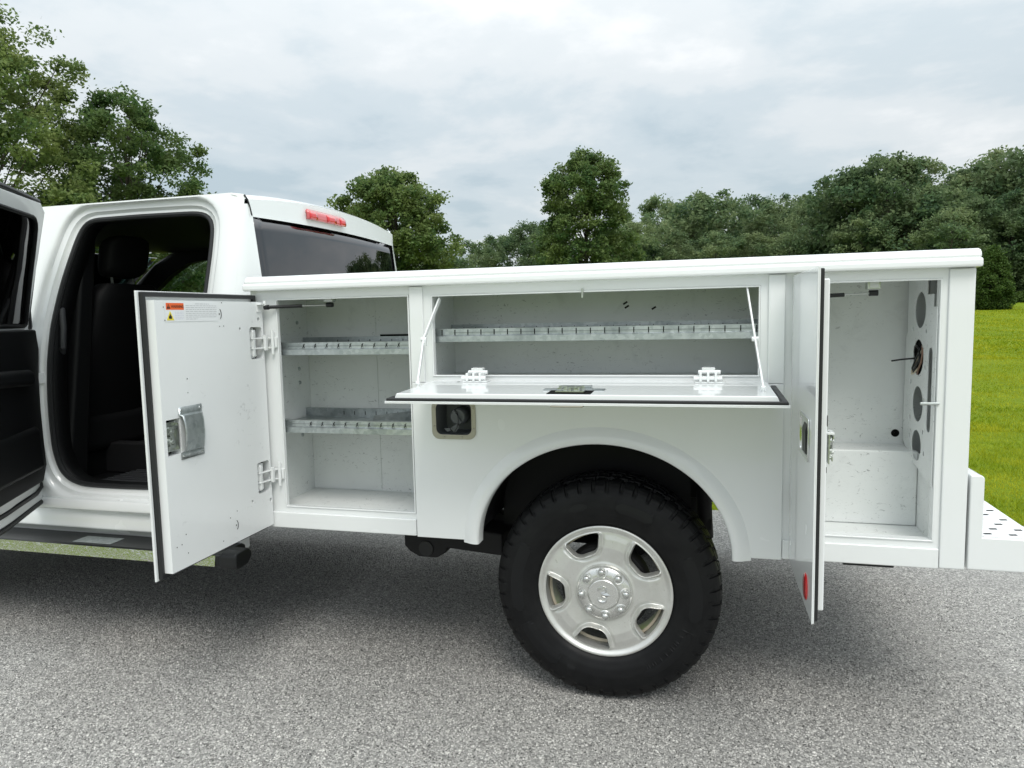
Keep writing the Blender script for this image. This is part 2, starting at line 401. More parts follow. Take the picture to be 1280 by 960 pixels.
# grass blades
g = np.random.default_rng(5)
def blades(n, y0, y1, wmin, wmax, hmin, hmax, k0, k1, pw=1.0):
    y = y0+(y1-y0)*g.random(n)**pw; k = k0+(k1-k0)*g.random(n); x = .342+(y+2.458)*k
    z = np.array([lawn_z(v) for v in np.linspace(y0, y1, 400)]); z = np.interp(y, np.linspace(y0, y1, 400), z)
    a = g.random(n)*6.283; wd = g.uniform(wmin, wmax, n); h = g.uniform(hmin, hmax, n)
    patch = .75+.35*np.sin(x*2.1+1.3*np.sin(y*1.7))*np.sin(y*1.3+x*.7); h = h*patch
    lx = g.normal(0, .5, n)*h; ly = g.normal(0, .5, n)*h
    b = np.stack([x, y, z-.004], 1); s = np.stack([np.cos(a)*wd, np.sin(a)*wd, 0*a], 1)
    top = b+np.stack([lx, ly, h], 1)
    return np.stack([b-s/2, b+s/2, top], 1).reshape(-1, 3)
V = np.concatenate([blades(70000, 2.73, 6.2, .005, .010, .025, .06, -.55, .75), blades(60000, 6.2, 14, .010, .020, .03, .06, -.2, .62, 1.3), blades(45000, 14, 40, .025, .05, .035, .07, .2, .6, 1.3)])
me = bpy.data.meshes.new('grass'); n3 = len(V)//3
me.vertices.add(len(V)); me.vertices.foreach_set('co', V.ravel()); me.loops.add(n3*3); me.loops.foreach_set('vertex_index', np.arange(n3*3))
me.polygons.add(n3); me.polygons.foreach_set('loop_start', np.arange(0, n3*3, 3)); me.update(); me.validate()
me.materials.append(M['grass_blade']); go = bpy.data.objects.new('grass', me); COL.objects.link(go)
tag(go, 'short mown yellow-green grass covering the lawn beside the driveway', 'grass', kind='stuff')

# ================================================================== TRUCK
CY = .975
truck = empty('service_truck', (0, CY, 0))
tag(truck, 'white crew cab utility service truck with open side compartments parked on asphalt', 'truck')
BX0, BX1, BZ0, BZ1 = -1.377, 1.140, .604, 1.546
# ---- side frame sheet with openings and wheel arch
AC, AA, AB = (-.006, .598), .452, .383
def arch(n=40, da=0, db=0, z0=None):
    P = [(AC[0]+(AA+da)*math.cos(math.pi*k/n), AC[1]+(AB+db)*math.sin(math.pi*k/n)) for k in range(n+1)]
    return P
FO = (-1.267, -.707, .687, 1.515); HO = (-.621, .525, 1.212, 1.512); RO = (.705, 1.052, .688, 1.517)
ap = arch()
outer = [(BX0,BZ0),(AC[0]-AA, BZ0)] + [p for p in ap[::-1] if p[1] > BZ0+.002] + [(AC[0]+AA,BZ0),(BX1,BZ0),(BX1,BZ1),(BX0,BZ1)]
fuel_hole = rrect(-.612,-.471,.996,1.118,.02)
body = plate('service_body', 'white_paint', truck, outer, [rect(*FO), rect(*HO), rect(*RO), fuel_hole], XZ(0), .022, bevel=.004)
# fender panel: a skin proud of the frame between the posts, with its own seams
fp = [(-.703,BZ0-.004),(AC[0]-AA-.001,BZ0-.004)] + [p for p in ap[::-1] if p[1] > BZ0+.002] + [(AC[0]+AA+.001,BZ0-.004),(.600,BZ0-.004),(.600,1.190),(-.703,1.190)]
plate('fender_panel', 'white_paint', body, fp, [fuel_hole], XZ(-.009), .0085, bevel=.003)
# flare swept round the arch
fl = MB(); prof = [(-.004,.035),(-.004,-.019),(.001,-.025),(.012,-.026),(.028,-.0225),(.042,-.0145),(.054,-.0095),(.058,-.007)]
nA = 56; path = []
for k in range(nA+1):
    t = math.pi*k/nA; path.append((math.cos(t), math.sin(t)))
rows = [(1, -.06)]+[None]*0
def flare_pt(i, q):
    if i == 0: c, s_, zo = 1, 0, -.007
    elif i == nA+2: c, s_, zo = -1, 0, -.007
    else: (c, s_), zo = path[i-1], 0
    return (AC[0]+(AA+q[0])*c, q[1], AC[1]+(AB+q[0])*s_+zo)
for i in range(nA+3):
    for q in prof: fl.v.append(flare_pt(i, q))
m_ = len(prof)
for i in range(nA+2):
    for j in range(m_-1): q = i*m_+j; fl.f.append((q, q+m_, q+m_+1, q+1))
fl.f.append(tuple(range(m_))); fl.f.append(tuple((nA+2)*m_+j for j in range(m_)))
fl.build('arch_flare', 'white_paint', body, angle=50)
# ---- top rail
prof = [(.395,1.596),(.03,1.603),(0,1.603),(-.014,1.599),(-.023,1.590),(-.026,1.580),(-.022,1.574),(-.034,1.5725),(-.039,1.568),(-.040,1.552),(-.036,1.547),(-.004,1.5455),(.395,1.5455)]
MB().prism(prof, 'X', -1.385, 1.147).build('top_rail', 'white_paint', body, bevel=.0035, angle=30)
# inner flange returns and beads round the openings
def ring(name, x0, x1, z0, z1, w, y0, y1, m='white_paint', par=body, bev=.002):
    return plate(name, m, par, rect(x0-w, x1+w, z0-w, z1+w), [rect(x0, x1, z0, z1)], XZ(y0), y1-y0, bevel=bev)
for o, dp_ in ((FO, .014), (HO, .022), (RO, .034)):
    ring('opening_return', o[0]+.006, o[1]-.006, o[2]+.006, o[3]-.006, .0055, -.004, dp_)
# proud posts and header strips
MB().box(-.703, -.650, -.0095, -.0005, 1.1905, 1.5445).box(.549, .600, -.0095, -.0005, 1.1905, 1.5445).build('post', 'white_paint', body, bevel=.003, split=True)
MB().box(1.068, 1.1395, -.0085, -.0005, BZ0+.002, 1.5445).build('rear_post', 'white_paint', body, bevel=.004)
MB().box(-1.33, -.705, -.012, -.0005, BZ0, .668).build('kick_strip', 'white_paint', body, bevel=.004)
MB().box(.6015, 1.066, -.010, -.0005, BZ0, .669).build('kick_strip', 'white_paint', body, bevel=.004)
# ---- compartments (five thin walls each)
def comp(name, x0, x1, y1, z0, z1, skip=()):
    b = MB(); t = .003
    b.box(x0-t, x1+t, y1, y1+t, z0-t, z1+t)
    if 'L' not in skip: b.box(x0-t, x0, .0225, y1-.0002, z0, z1)
    if 'R' not in skip: b.box(x1, x1+t, .0225, y1-.0002, z0, z1)
    b.box(x0, x1, .0225, y1-.0002, z0-t, z0)
    b.box(x0, x1, .0225, y1-.0002, z1, z1+t)
    return b.build(name, 'inner_white', body, angle=20)
comp('front_compartment', -1.352, -.672, .365, .672, 1.540)
comp('shelf_compartment', -.661, .566, .365, 1.196, 1.538)
comp('rear_compartment', .66, 1.062, .372, .672, 1.540, skip=('R',))
MB().box(1.062, 1.065, .0225, .3718, .672, .93).build('lower_side_wall', 'inner_white', body)
MB().box(1.065, 1.119, .3725, .375, .67, 1.54).build('cavity_back', 'inner_white', body)
# ledge in the rear compartment
MB().box(.661, 1.0616, .225, .3715, .6725, .936).build('wheel_ledge', 'inner_white', body, bevel=.006)
# seams and ribs of the inner walls
MB().box(-1.3515, -1.02, .3615, .3648, .675, 1.537).build('back_seam', 'inner_white', body, bevel=.001)
# shell round the pack: outer back wall, ends, underside
sh = MB().box(-1.376, 1.139, .380, .384, .95, 1.545).box(-1.3765, -1.358, .023, .3795, BZ0+.001, 1.545).box(1.120, 1.1395, .023, .3795, BZ0+.001, 1.545)
sh.build('pack_shell', 'white_paint', body)
MB().box(-1.357, -.66, .023, .375, BZ0+.004, .664).box(.64, 1.119, .023, .375, BZ0+.004, .664).build('under_panel', 'black_frame', body, split=True)
# bed floor, bulkhead, far pack
MB().box(-1.36, 1.13, .386, 1.566, .93, .96).build('bed_floor', 'white_paint', body)
MB().box(-1.376, -1.34, .3845, 1.5665, .961, 1.52).build('bulkhead', 'white_paint', body, bevel=.004)
fpk = [(BX0,BZ0),(-.47,BZ0)]+[(AC[0]-.46*math.cos(math.pi*k/24), .6+.385*math.sin(math.pi*k/24)) for k in range(25)]+[(.47,BZ0),(BX1,BZ0),(BX1,BZ1),(BX0,BZ1)]
plate('far_pack', 'white_paint', body, fpk, [], XZ(1.57), .37, bevel=.006)
MB().prism([(1.95-.395+.01-p[0]+.395-.0 if False else 1.95-p[0], p[1]) for p in prof], 'X', -1.385, 1.147).build('top_rail', 'white_paint', body, bevel=.0035, angle=30)
# tailgate
MB().box(1.10, 1.135, .39, 1.56, .962, 1.38).build('tailgate', 'white_paint', body, bevel=.008)

# ---- wheel house (black) 
wh = MB()
nA2 = 30
for y in (.0235, .375):
    for k in range(nA2+1):
        t = math.pi*k/nA2; wh.v.append((AC[0]+(AA+.012)*math.cos(t), y, .62+(AB+.0)*math.sin(t)))
for k in range(nA2): wh.f.append((k, k+1, nA2+2+k, nA2+1+k))
wh.build('wheel_house', 'black_frame', body, solid=.004)
MB().box(-.47, .30, .378, .3795, .548, 1.18).build('splash_panel', 'black_frame', body)
MB().box(.30, .60, .378, .3795, .845, 1.18).build('splash_panel', 'black_frame', body)
MB().prism([(.44,.955),(.60,.93),(.60,.86),(.40,.90)], 'Y', .30, .32).build('brace', 'black_frame', body, bevel=.004)

# ---- fuel filler pocket
fr = plate('fuel_bezel', 'beige_metal', body, rrect(-.627,-.456,.981,1.126,.028), [rrect(-.610,-.473,.998,1.1165,.022)], XZ(-.0135), .0043, bevel=.0015)
pk = MB(); lp0 = rrect(-.611,-.472,.997,1.1175,.022); lp1 = rrect(-.600,-.482,1.004,1.112,.02)
n_ = len(lp0); pk.v += [(a,-.009,b) for a,b in lp0]+[(a,.075,b) for a,b in lp1]
pk.f += [(i,(i+1)%n_,n_+(i+1)%n_,n_+i) for i in range(n_)]+[tuple(range(n_,2*n_))]
pk.build('fuel_pocket', 'cap_grey', body, angle=40)
capc = (-.533, 0, 1.062)
MB().lathe([(.0001,.008),(.026,.010),(.031,.016),(.033,.03),(.033,.07)], 32, capc).build('fuel_cap', 'cap_grey', body)
MB().obox((-.533,.004,1.062), (.005,0,.003), (0,.006,0), (-.014,0,.024)).build('cap_grip', 'cap_grey', body, bevel=.002)
MB().tube([(-.552,.006,1.083),(-.530,-.004,1.075),(-.524,-.008,1.05),(-.528,-.014,1.025),(-.540,-.016,1.006),(-.550,-.014,1.012),(-.560,-.004,1.022)], .0018, 6).build('cap_tether', 'black_plastic', body)
MB().prism([(-.585,1.018),(-.556,1.022),(-.529,1.040),(-.527,1.022),(-.541,1.003),(-.556,1.012),(-.572,1.005)], 'Y', .002, .006).build('tether_tab', 'cap_grey', body, bevel=.001)
b_ = MB()
for x, z in ((-.6185,1.10),(-.6185,1.03),(-.4645,1.10),(-.4645,1.02),(-.58,.9895),(-.51,.9895)): b_.lathe([(.0001,-.0165),(.003,-.016),(.0045,-.0137)], 10, (x,0,z))
b_.build('bezel_screw', 'beige_metal', body, split=True)

# ---- shelves : galvanised trays with slotted lips
def shelf(x0, x1, y0, y1, z, tick0, step, cross=True, back=True):
    t = MB()
    pr = [(y0+.012,z+.016),(y0+.012,z-.002),(y0-.001,z-.006),(y0-.002,z-.026),(y0+.012,z-.028),(y0+.012,z-.0255),(y0+.001,z-.0235),(y0+.002,z-.008),(y1-.02,z-.004),(y1-.02,z+.030),(y1-.004,z+.030),(y1-.004,z+.033),(y1-.023,z+.033),(y1-.023,z-.001),(y0+.015,z-.001),(y0+.015,z+.018)]
    pr = [(y0+.014,z+.024),(y0+.013,z+.0015),(y0+.001,z-.003),(y0,z-.024),(y0+.016,z-.026),(y0+.016,z-.0235),(y0+.003,z-.0215),(y0+.0035,z-.0065),(y1-.02,z-.004),(y1-.02,z+.034),(y1-.004,z+.034),(y1-.004,z+.0365),(y1-.0225,z+.0365),(y1-.0225,z-.0015),(y0+.018,z-.0015),(y0+.0165,z+.022),(y0+.034,z+.023),(y0+.034,z+.0255)]
    t.prism(pr, 'X', x0, x1)
    o = t.build('shelf', 'galvanised', truck, angle=25)
    k = MB(); x = tick0
    while x < x1-.012:
        if cross:
            k.obox((x,y0+.0125,z+.011), (.0010,0,.0), (0,.0011,0), (.0040,0,.0085)); k.obox((x+.001,y0+.0127,z+.010), (.0008,0,0), (0,.001,0), (-.0035,0,.006))
        else: k.obox((x,y0+.0125,z+.011), (.0016,0,0), (0,.0011,0), (0,0,.0095))
        x += step
    tag(k.build('divider_slot', 'hole_dark', o), kind='stuff')
    MB().box(x0+.1, x1-.01, y0+.0118, y0+.0126, z+.0095, z+.0108).build('lip_crease', 'cap_grey', o)
    if back:
        kb = MB(); x = tick0
        while x < x1-.02:
            kb.obox((x,y1-.0225,z+.017), (.0014,0,0), (0,.001,0), (0,0,.008)); x += step
        tag(kb.build('divider_slot', 'hole_dark', o), kind='stuff')
    MB().box(x0, x0+.018, y0+.004, y1-.03, z-.030, z-.007).box(x1-.018, x1, y0+.004, y1-.03, z-.030, z-.007).build('shelf_bracket', 'galvanised', o, bevel=.001, split=True)
    return o
s1 = shelf(-1.350, -.674, .030, .34, 1.318, -1.18, .0508)
s2 = shelf(-1.350, -.674, .030, .34, 1.008, -1.165, .0508)
MB().obox((-.84,.18,1.030), (.07,.10,.0), (-.001,.001,0), (0,0,.020)).build('shelf_divider', 'galvanised', s2)
s3 = shelf(-.655, .560, .040, .33, 1.362, -.600, .0508, cross=False)
# drip of brackets on the wall: black vents
MB().box(-1.0, -.69, .3600, .3612, 1.352, 1.362).build('shelf_gap', 'hole_dark', s1)

# ---- front compartment door, open 90 degrees; skin faces forward
DX = -1.360; DY0, DY1, DZ0, DZ1 = -.612, -.012, .598, 1.534
door = MB().box(DX-.0035, DX, DY0, DY1, DZ0, DZ1)
door = door.box(DX, DX+.004, DY0, DY0+.010, DZ0+.001, DZ1-.001).build('compartment_door', 'white_paint', truck, bevel=.0012)
PXf = DX+.045
def YZp(a,b,t): return (DX+.0008+t, a, b)
pw = .027
pan_o = rect(DY0+pw, DY1-.008, DZ0+pw*.8, DZ1-.030)
lh = rect(-.570,-.506,1.002,1.120); h1 = rrect(-.108,-.030,1.286,1.408,.012,3); h2 = rrect(-.108,-.030,.762,.884,.012,3)
small = [circ(-.047,1.438,.008,12), circ(-.164,1.404,.0055,10), circ(-.148,.745,.0055,10), circ(-.032,.722,.008,12), circ(-.46,1.244,.004,8), circ(-.461,1.198,.003,8)]
pan = plate('inner_pan', 'door_white', door, pan_o, [lh, h1, h2]+small, YZp, .0442, bevel=.005)
MB().box(DX+.0002, DX+.0007, DY0+.03, DY1-.01, DZ0+.03, DZ1-.04).build('pan_back', 'hole_dark', door)
# seal: four round-edged rubber strips
def seal(par, x0, x1, y0, y1, z0, z1, w):
    return plate('seal', 'seal_rubber', par, rect(y0, y1, z0, z1), [rect(y0+w, y1-w, z0+w, z1-w)], lambda a,b,t: (x0+t, a, b), x1-x0, bevel=.004)
seal(door, DX+.0005, DX+.016, DY0+.011, DY1-.001, DZ0+.003, DZ1-.003, .0155)
def hinge(par, z, x=PXf):
    c = z
    m = MB().box(x-.018, x-.013, -.098, -.052, c-.052, c+.052)
    m.box(x-.014, x+.002, -.092, -.080, c-.045, c-.022).box(x-.014, x+.002, -.092, -.080, c-.014, c+.014).box(x-.014, x+.002, -.092, -.080, c+.022, c+.045)
    for dz in (-.020, .018):
        m.prism([(x-.010,-.095),(x+.002,-.098),(x+.006,-.05),(x+.016,-.016),(x+.050,-.004),(x+.050,.004),(x+.012,-.006),(x-.004,-.04)], 'Z', c+dz-.003, c+dz+.003)
    m.tube([(x-.004,-.086,c-.050),(x-.004,-.086,c+.050)], .006, 10)
    o = m.build('hinge', 'white_paint', par, bevel=.0015)
    MB().box(x+.006, x+.018, -.034, -.020, c-.030, c+.030).box(x+.028, x+.040, -.016, -.004, c-.026, c+.042).box(x+.042, x+.052, -.012, .006, c-.018, c+.020).tube([(x+.034,-.014,c-.048),(x+.034,-.014,c+.05)], .0055, 10).build('hinge_knuckle', 'white_paint', par, bevel=.0015)
    MB().box(x-.027, x-.0255, -.052, -.034, c-.055, c+.055).build('hinge_slot', 'hole_dark', par)
    MB().box(x-.024, x-.021, -.106, -.055, c-.058, c+.058).build('hinge_plate', 'door_white', par)
    b = MB()
    for dz in (-.036, .036): b.lathe([(.0001,x-.0085),(.006,x-.009),(.007,x-.013)], 10, (0,-.066,c+dz), 'X')
    b.build('hinge_bolt', 'white_paint', par, split=True)
hinge(door, 1.346); hinge(door, .823)
# latch: cover plate and mechanism
cv = MB()
nC = 10
cy0, cy1 = -.513, -.402
for yy in (cy0, cy1):
    bul = [(0, .984),(.001,.984)]
zl = [.981,1.004,1.0045,1.010,1.04,1.07,1.10,1.126,1.1305,1.131,1.155]
hl = [.0015,.0015,.0025,.016,.022,.024,.022,.016,.0025,.0015,.0015]
def cov(u, v):
    k = u*(len(zl)-1); i = min(int(k), len(zl)-2); f_ = k-i
    y = cy0+(cy1-cy0)*v
    h = lerp(hl[i], hl[i+1], f_); e = 1-max(0, (v-.80)/.20)**2 if h > .002 else 1
    return (PXf+.0006+.0015+(h-.0015)*e, y, lerp(zl[i], zl[i+1], f_))
cv.grid(cov, len(zl)-1, 10)
cv.build('latch_cover', 'galvanised', door, solid=.0018)
b_ = MB()
for y in (-.503,-.412):
    for z in (.992,1.144): b_.lathe([(.0001,PXf+.0055),(.0035,PXf+.005),(.0045,PXf+.0022)], 10, (0,y,z), 'X')
b_.build('rivet', 'chrome', door, split=True)
def latch_mech(par, c, ax, ay, az, sc=1.0, rs=1):
    """a small rotary latch: base plate, two cam discs, levers, bolts. ax: out of the panel, ay, az in-plane"""
    c, ax, ay, az = Vector(c), Vector(ax), Vector(ay), Vector(az); rr = random.Random(rs)
    MB().obox(c, ax*.0015, ay*.024*sc, az*.042*sc).obox(c+ax*.006+ay*.021*sc, ax*.0075, ay*.0015, az*.038*sc).build('latch_plate', 'zinc', par)
    m = MB()
    def disc(p, r, h, n=14): 
        m.tube([p, p+ax*h], r, n)
    disc(c+az*.016*sc, .013*sc, .008); disc(c-az*.014*sc, .012*sc, .008)
    disc(c+az*.016*sc, .006*sc, .014, 8); disc(c-az*.014*sc, .006*sc, .014, 8)
    m.obox(c+ax*.010+az*.001, ax*.0015, ay*.005*sc+az*.004, az*.020*sc-ay*.008*sc)
    m.obox(c+ax*.012+az*.026*sc+ay*.004, ax*.0015, ay*.016*sc, az*.004*sc)
    m.obox(c+ax*.009-az*.028*sc-ay*.004, ax*.0015, ay*.014*sc+az*.003, az*.005*sc)
    for k in range(4): disc(c+ay*rr.uniform(-.016,.016)*sc+az*rr.uniform(-.034,.034)*sc, .0035*sc, .010, 8)
    m.build('latch_cam', 'zinc', par)
latch_mech(door, (PXf-.014,-.541,1.062), (1,0,0), (0,1,0), (0,0,1), 1.15)
# gas strut
def strut(par, a, b, bracket_at):
    a, b = Vector(a), Vector(b); m = a.lerp(b, .56)
    MB().tube([a, m], .0068, 12).tube([a-Vector((.006,0,0)), a+Vector((.012,0,0))], .0095, 12).build('strut_tube', 'black_plastic', par)
    MB().tube([m, b], .0032, 8).build('strut_rod', 'zinc', par)
    MB().tube([b-Vector((.016,0,0)), b+Vector((.010,0,0))], .0095, 12).build('strut_end', 'black_plastic', par)
    MB().box(b.x-.024, b.x+.016, b.y-.012, b.y+.018, b.z+.012, 1.5385).build('strut_bracket', 'zinc', par, bevel=.002)
    MB().box(b.x-.016, b.x+.009, b.y-.0135, b.y-.012, b.z+.018, 1.528).build('bracket_window', 'inner_white', par)
strut(door, (-1.292,-.028,1.483), (-1.064,.062,1.488), None)
MB().box(PXf+.0005, PXf+.022, -.058, -.020, 1.492, 1.498).box(PXf+.0005, PXf+.004, -.058, -.020, 1.465, 1.4918).tube([(-1.296,-.03,1.484),(-1.296,-.03,1.508)], .006, 8).build('strut_mount', 'white_paint', door, bevel=.001)
# warning label
LX = PXf+.0007
def lab(name, y0, y1, z0, z1, m, d=0.0): return MB().box(LX+d, LX+d+.0002, y0, y1, z0, z1).build(name, m, door)
lab('warning_label', -.542, -.284, 1.435, 1.500, 'label_paper')
lab('warning_band', -.537, -.456, 1.4735, 1.4955, 'label_orange', .0004)
def text(name, s, size, y, z, x, m, par, ext=.0001):
    cu = bpy.data.curves.new(name, 'FONT'); cu.body = s; cu.size = size; cu.extrude = ext; cu.offset = size*.012; cu.align_x = 'LEFT'
    o = bpy.data.objects.new(name, cu); COL.objects.link(o)
    dg = bpy.context.evaluated_depsgraph_get(); me = bpy.data.meshes.new_from_object(o.evaluated_get(dg)); bpy.data.objects.remove(o)
    mw = Matrix(((0,0,1,x),(1,0,0,y),(0,1,0,z),(0,0,0,1)))
    me.transform(mw); me.name = name
    return link(name, me, m, par)
text('warning_lettering', 'WARNING', .0120, -.5145, 1.4800, LX+.0009, 'print_black', door)
MB().prism([(-.534,1.477),(-.518,1.477),(-.526,1.4925)], 'X', LX+.0008, LX+.001).build('alert_triangle', 'print_black', door)
MB().box(LX+.0012, LX+.0014, -.5268, -.5252, 1.481, 1.489).build('alert_mark', 'label_orange', door)
MB().prism([(-.537,1.4395),(-.503,1.4395),(-.520,1.4705)], 'X', LX+.0004, LX+.0006).build('hazard_triangle', 'label_yellow', door)
MB().prism([(-.526,1.4445),(-.514,1.4445),(-.513,1.451),(-.517,1.455),(-.5195,1.4615),(-.523,1.455),(-.5275,1.451)], 'X', LX+.0009, LX+.0011).build('hazard_flame', 'print_black', door)
k = MB(); rr = random.Random(2)
for i in range(9):
    z = 1.4935-i*.0063; y = -.447 if i else -.40
    end = -.33 if i == 0 else (-.392 if i == 8 else -.292)
    while y < end:
        l = rr.uniform(.006, .02); k.box(LX+.0004, LX+.0005, y, min(y+l, end), z-.0009, z+.0009); y += l+.003
tag(k.build('fine_print', 'print_grey', door), kind='stuff')
k = MB()
for i in range(5):
    z = 1.466-i*.0055; y = -.498
    while y < -.458:
        l = rr.uniform(.005, .014); k.box(LX+.0004, LX+.0005, y, min(y+l, -.457), z-.0008, z+.0008); y += l+.003
tag(k.build('fine_print', 'print_lilac', door), kind='stuff')
for (y, z) in ((-.276,1.459),(-.252,.684)):
    a = MB()
    pts = [(LX+.0002, y+.009*math.cos(R(t)), z+.017*math.sin(R(t))) for t in range(-75, 76, 15)]
    a.tube(pts, .0012, 5).lathe([(.0001,LX+.0008),(.003,LX+.0006)], 8, (0,y-.002,z), 'X')
    a.build('plug_mark', 'print_black', door)
k = MB()
for y, z in ((-.548,1.482),(-.545,1.440),(-.262,1.499),(-.28,1.415),(-.258,1.416),(-.285,.72),(-.245,.735),(-.56,.70),(-.537,.702),(-.51,.665),(-.515,.73),(-.33,.648)): k.lathe([(.0001,LX+.0006),(.0022,LX+.0004)], 8, (0,y,z), 'X')
k.build('pin_hole', 'print_black', door, split=True)

# ---- rear compartment door, open 90 degrees
RX = .622
rdoor = MB().box(RX, RX+.0035, -.522, -.013, .606, 1.538)
rdoor = rdoor.box(RX+.0036, RX+.0065, -.522, -.512, .607, 1.537).build('compartment_door', 'white_paint', truck, bevel=.0012)
plate('inner_pan', 'door_white', rdoor, rect(-.492,-.022,.632,1.508), [], lambda a,b,t: (RX+.0037+t,a,b), .030, bevel=.004)
plate('seal', 'seal_rubber', rdoor, rect(-.5105,-.016,.610,1.534), [rect(-.4935,-.030,.628,1.511)], lambda a,b,t: (RX+.0036+t,a,b), .014, bevel=.003)
# paddle handle : bezel + dark dish + paddle, on the skin (faces -X)
hb = plate('handle_bezel', 'chrome', rdoor, rrect(-.428,-.250,1.018,1.136,.008,3), [rrect(-.415,-.263,1.030,1.124,.006,3)], lambda a,b,t: (RX-.0042+t,a,b), .0038, bevel=.0015)
MB().box(RX-.0012, RX-.0003, -.416, -.262, 1.029, 1.125).build('handle_dish', 'chrome', rdoor)
MB().prism([(RX-.0015,1.034),(RX-.006,1.036),(RX-.0075,1.100),(RX-.0015,1.118)], 'Y', -.400, -.335).build('paddle', 'black_plastic', rdoor, bevel=.001)
rf = MB().lathe([(.0001,RX-.0055),(.030,RX-.005),(.036,RX-.003),(.038,RX-.0004)], 32, (0,-.412,.668), 'X').build('reflector', 'reflector_red', rdoor)
latch_mech(rdoor, (RX+.040,-.462,1.070), (0,-.25,0) if False else (1,0,0), (0,1,0), (0,0,1), 1.0, 4)
MB().box(RX+.034, RX+.052, -.490, -.440, 1.106, 1.112).build('latch_lip', 'white_paint', rdoor, bevel=.001)
MB().box(RX+.0338, RX+.0345, -.492, -.486, 1.128, 1.156).box(RX+.0338, RX+.0345, -.49, -.48, 1.005, 1.020).build('latch_slot', 'hole_dark', rdoor, split=True)
strut(rdoor, (.665,.03,1.470), (.876,.065,1.478), None)
for z in (1.33,.82):
    MB().box(.640, .700, -.012, .012, z-.045, z+.045).tube([(.655,-.014,z-.05),(.655,-.014,z+.05)], .006, 10).build('hinge', 'white_paint', rdoor, bevel=.002)

# ---- drop lid, hinged along the bottom of the shelf compartment
lid_m = Matrix.Translation((0, -.012, 1.206)) @ Matrix.Rotation(R(-2.4), 4, 'X') if False else Matrix.Translation((0, -.012, 1.200)) @ Matrix.Rotation(R(1.6), 4, 'X')
def lidp(b): b.v = [tuple(lid_m @ Vector(v)) for v in b.v]; return b
LX0, LX1, LW = -.640, .578, .372
lid = lidp(MB().box(LX0, LX1, -LW, -.004, -.030, -.0265).box(LX0, LX1, -LW, -LW+.003, -.0264, -.022)).build('drop_lid', 'white_paint', truck, bevel=.001)
lidpan = lidp(MB().add([(LX0+.032,-LW+.0215,0),(LX1-.032,-LW+.0215,0),(LX1-.032,-.006,0),(LX0+.032,-.006,0),(LX0+.022,-LW+.018,-.0262),(LX1-.022,-LW+.018,-.0262),(LX1-.022,-.004,-.0262),(LX0+.022,-.004,-.0262)],
     [(0,1,2,3),(4,7,6,5),(0,4,5,1),(1,5,6,2),(2,6,7,3),(3,7,4,0)])).build('inner_pan', 'white_paint', lid, bevel=.003)
sp = MB()
sp.box(LX0+.003, LX1-.003, -LW+.0035, -LW+.0175, -.0262, -.013).box(LX0+.003, LX0+.020, -LW+.018, -.006, -.0262, -.013).box(LX1-.020, LX1-.003, -LW+.018, -.006, -.0262, -.013)
lidp(sp).build('seal', 'seal_rubber', lid, bevel=.004)
def lid_hinge(x):
    m = MB().box(x-.045, x+.045, -.065, -.012, .0005, .005)
    for dx in (-.028, -.004, .020): m.box(x+dx-.004, x+dx+.004, -.068, -.004, .005, .034)
    m.tube([(x-.050,-.060,.016),(x+.040,-.060,.016)], .0065, 10).tube([(x-.036,-.022,.032),(x+.036,-.022,.032)], .007, 10).box(x-.024, x+.018, -.026, .004, .038, .047)
    lidp(m).build('hinge', 'white_paint', lid, bevel=.0015)
lid_hinge(-.435); lid_hinge(.365)
lp = lidp(MB().box(-.145, .050, -.262, -.228, .0006, .0032).box(-.10, .005, -.228, -.20, .0006, .010)).build('latch_cover', 'galvanised', lid, bevel=.001)
lidp(MB().box(-.118, .018, -.338, -.258, -.004, .0009)).build('latch_well', 'hole_dark', lid)
latch_mech(lid, lid_m @ Vector((-.050,-.292,.004)), (0,0,1), (0,1,0), (1,0,0), 1.05, 9)
lidp(MB().box(-.10, .0, -LW-.0005, -LW+.10, -.036, -.0303)).build('paddle', 'beige_metal', lid, bevel=.002)
k = lidp(MB().lathe([(.0001,.0012),(.006,.001)], 10, (-.50,-.05,0), 'Z')); k.build('pan_hole', 'hole_dark', lid)
def stay(xt, zt, xm, ym, zm, xb, yb):
    T, Mm, Bm = Vector((xt,.012,zt)), Vector((xm,ym,zm)), lid_m @ Vector((xb,yb,.012))
    m = MB()
    for a, b, w_ in ((T, Mm, .009), (Mm, Bm, .0065)):
        d = (b-a); L = d.length/2; d.normalize(); s_ = d.cross(Vector((1,0,0))).normalized()
        m.obox((a+b)/2, d*(L+.006), s_*w_, d.cross(s_)*.003)
    o = m.build('stay_arm', 'white_paint', lid, bevel=.0012)
    r_ = MB().tube([Mm-Vector((.010,0,0)), Mm+Vector((.010,0,0))], .008, 10).tube([Bm-Vector((.006,0,0)), Bm+Vector((.006,0,0))], .007, 10).tube([Bm, Bm-Vector((0,0,.016))], .004, 8).obox(Mm+Vector((.004,0,-.01)), (.004,0,0), (0,.006,0), (0,0,.014))
    r_.build('stay_joint', 'white_paint', lid, split=True)
stay(-.592, 1.493, -.628, -.060, 1.352, -.600, -.185)
stay(.484, 1.500, .505, -.060, 1.340, .515, -.262)
MB().tube([(-.059,-.004,1.519),(-.059,-.004,1.487)], .0045, 8).build('catch_pin', 'zinc', body)
# rust streak on the opening side and small wall plugs
MB().box(.5245, .5255, .004, .012, 1.455, 1.50).build('rust_streak', 'rust_stain', body)
k = MB()
for x, z in ((-.86,1.505),): k.lathe([(.0001,.3635),(.006,.3638)], 8, (x,0,z))
for x, z in ((.05,1.47),(.056,1.455),(.16,1.448)): k.obox((x,.3640,z), (.008,0,.005), (0,.0006,0), (-.002,0,.003))
k.build('wall_scuff', 'print_black', body, split=True)
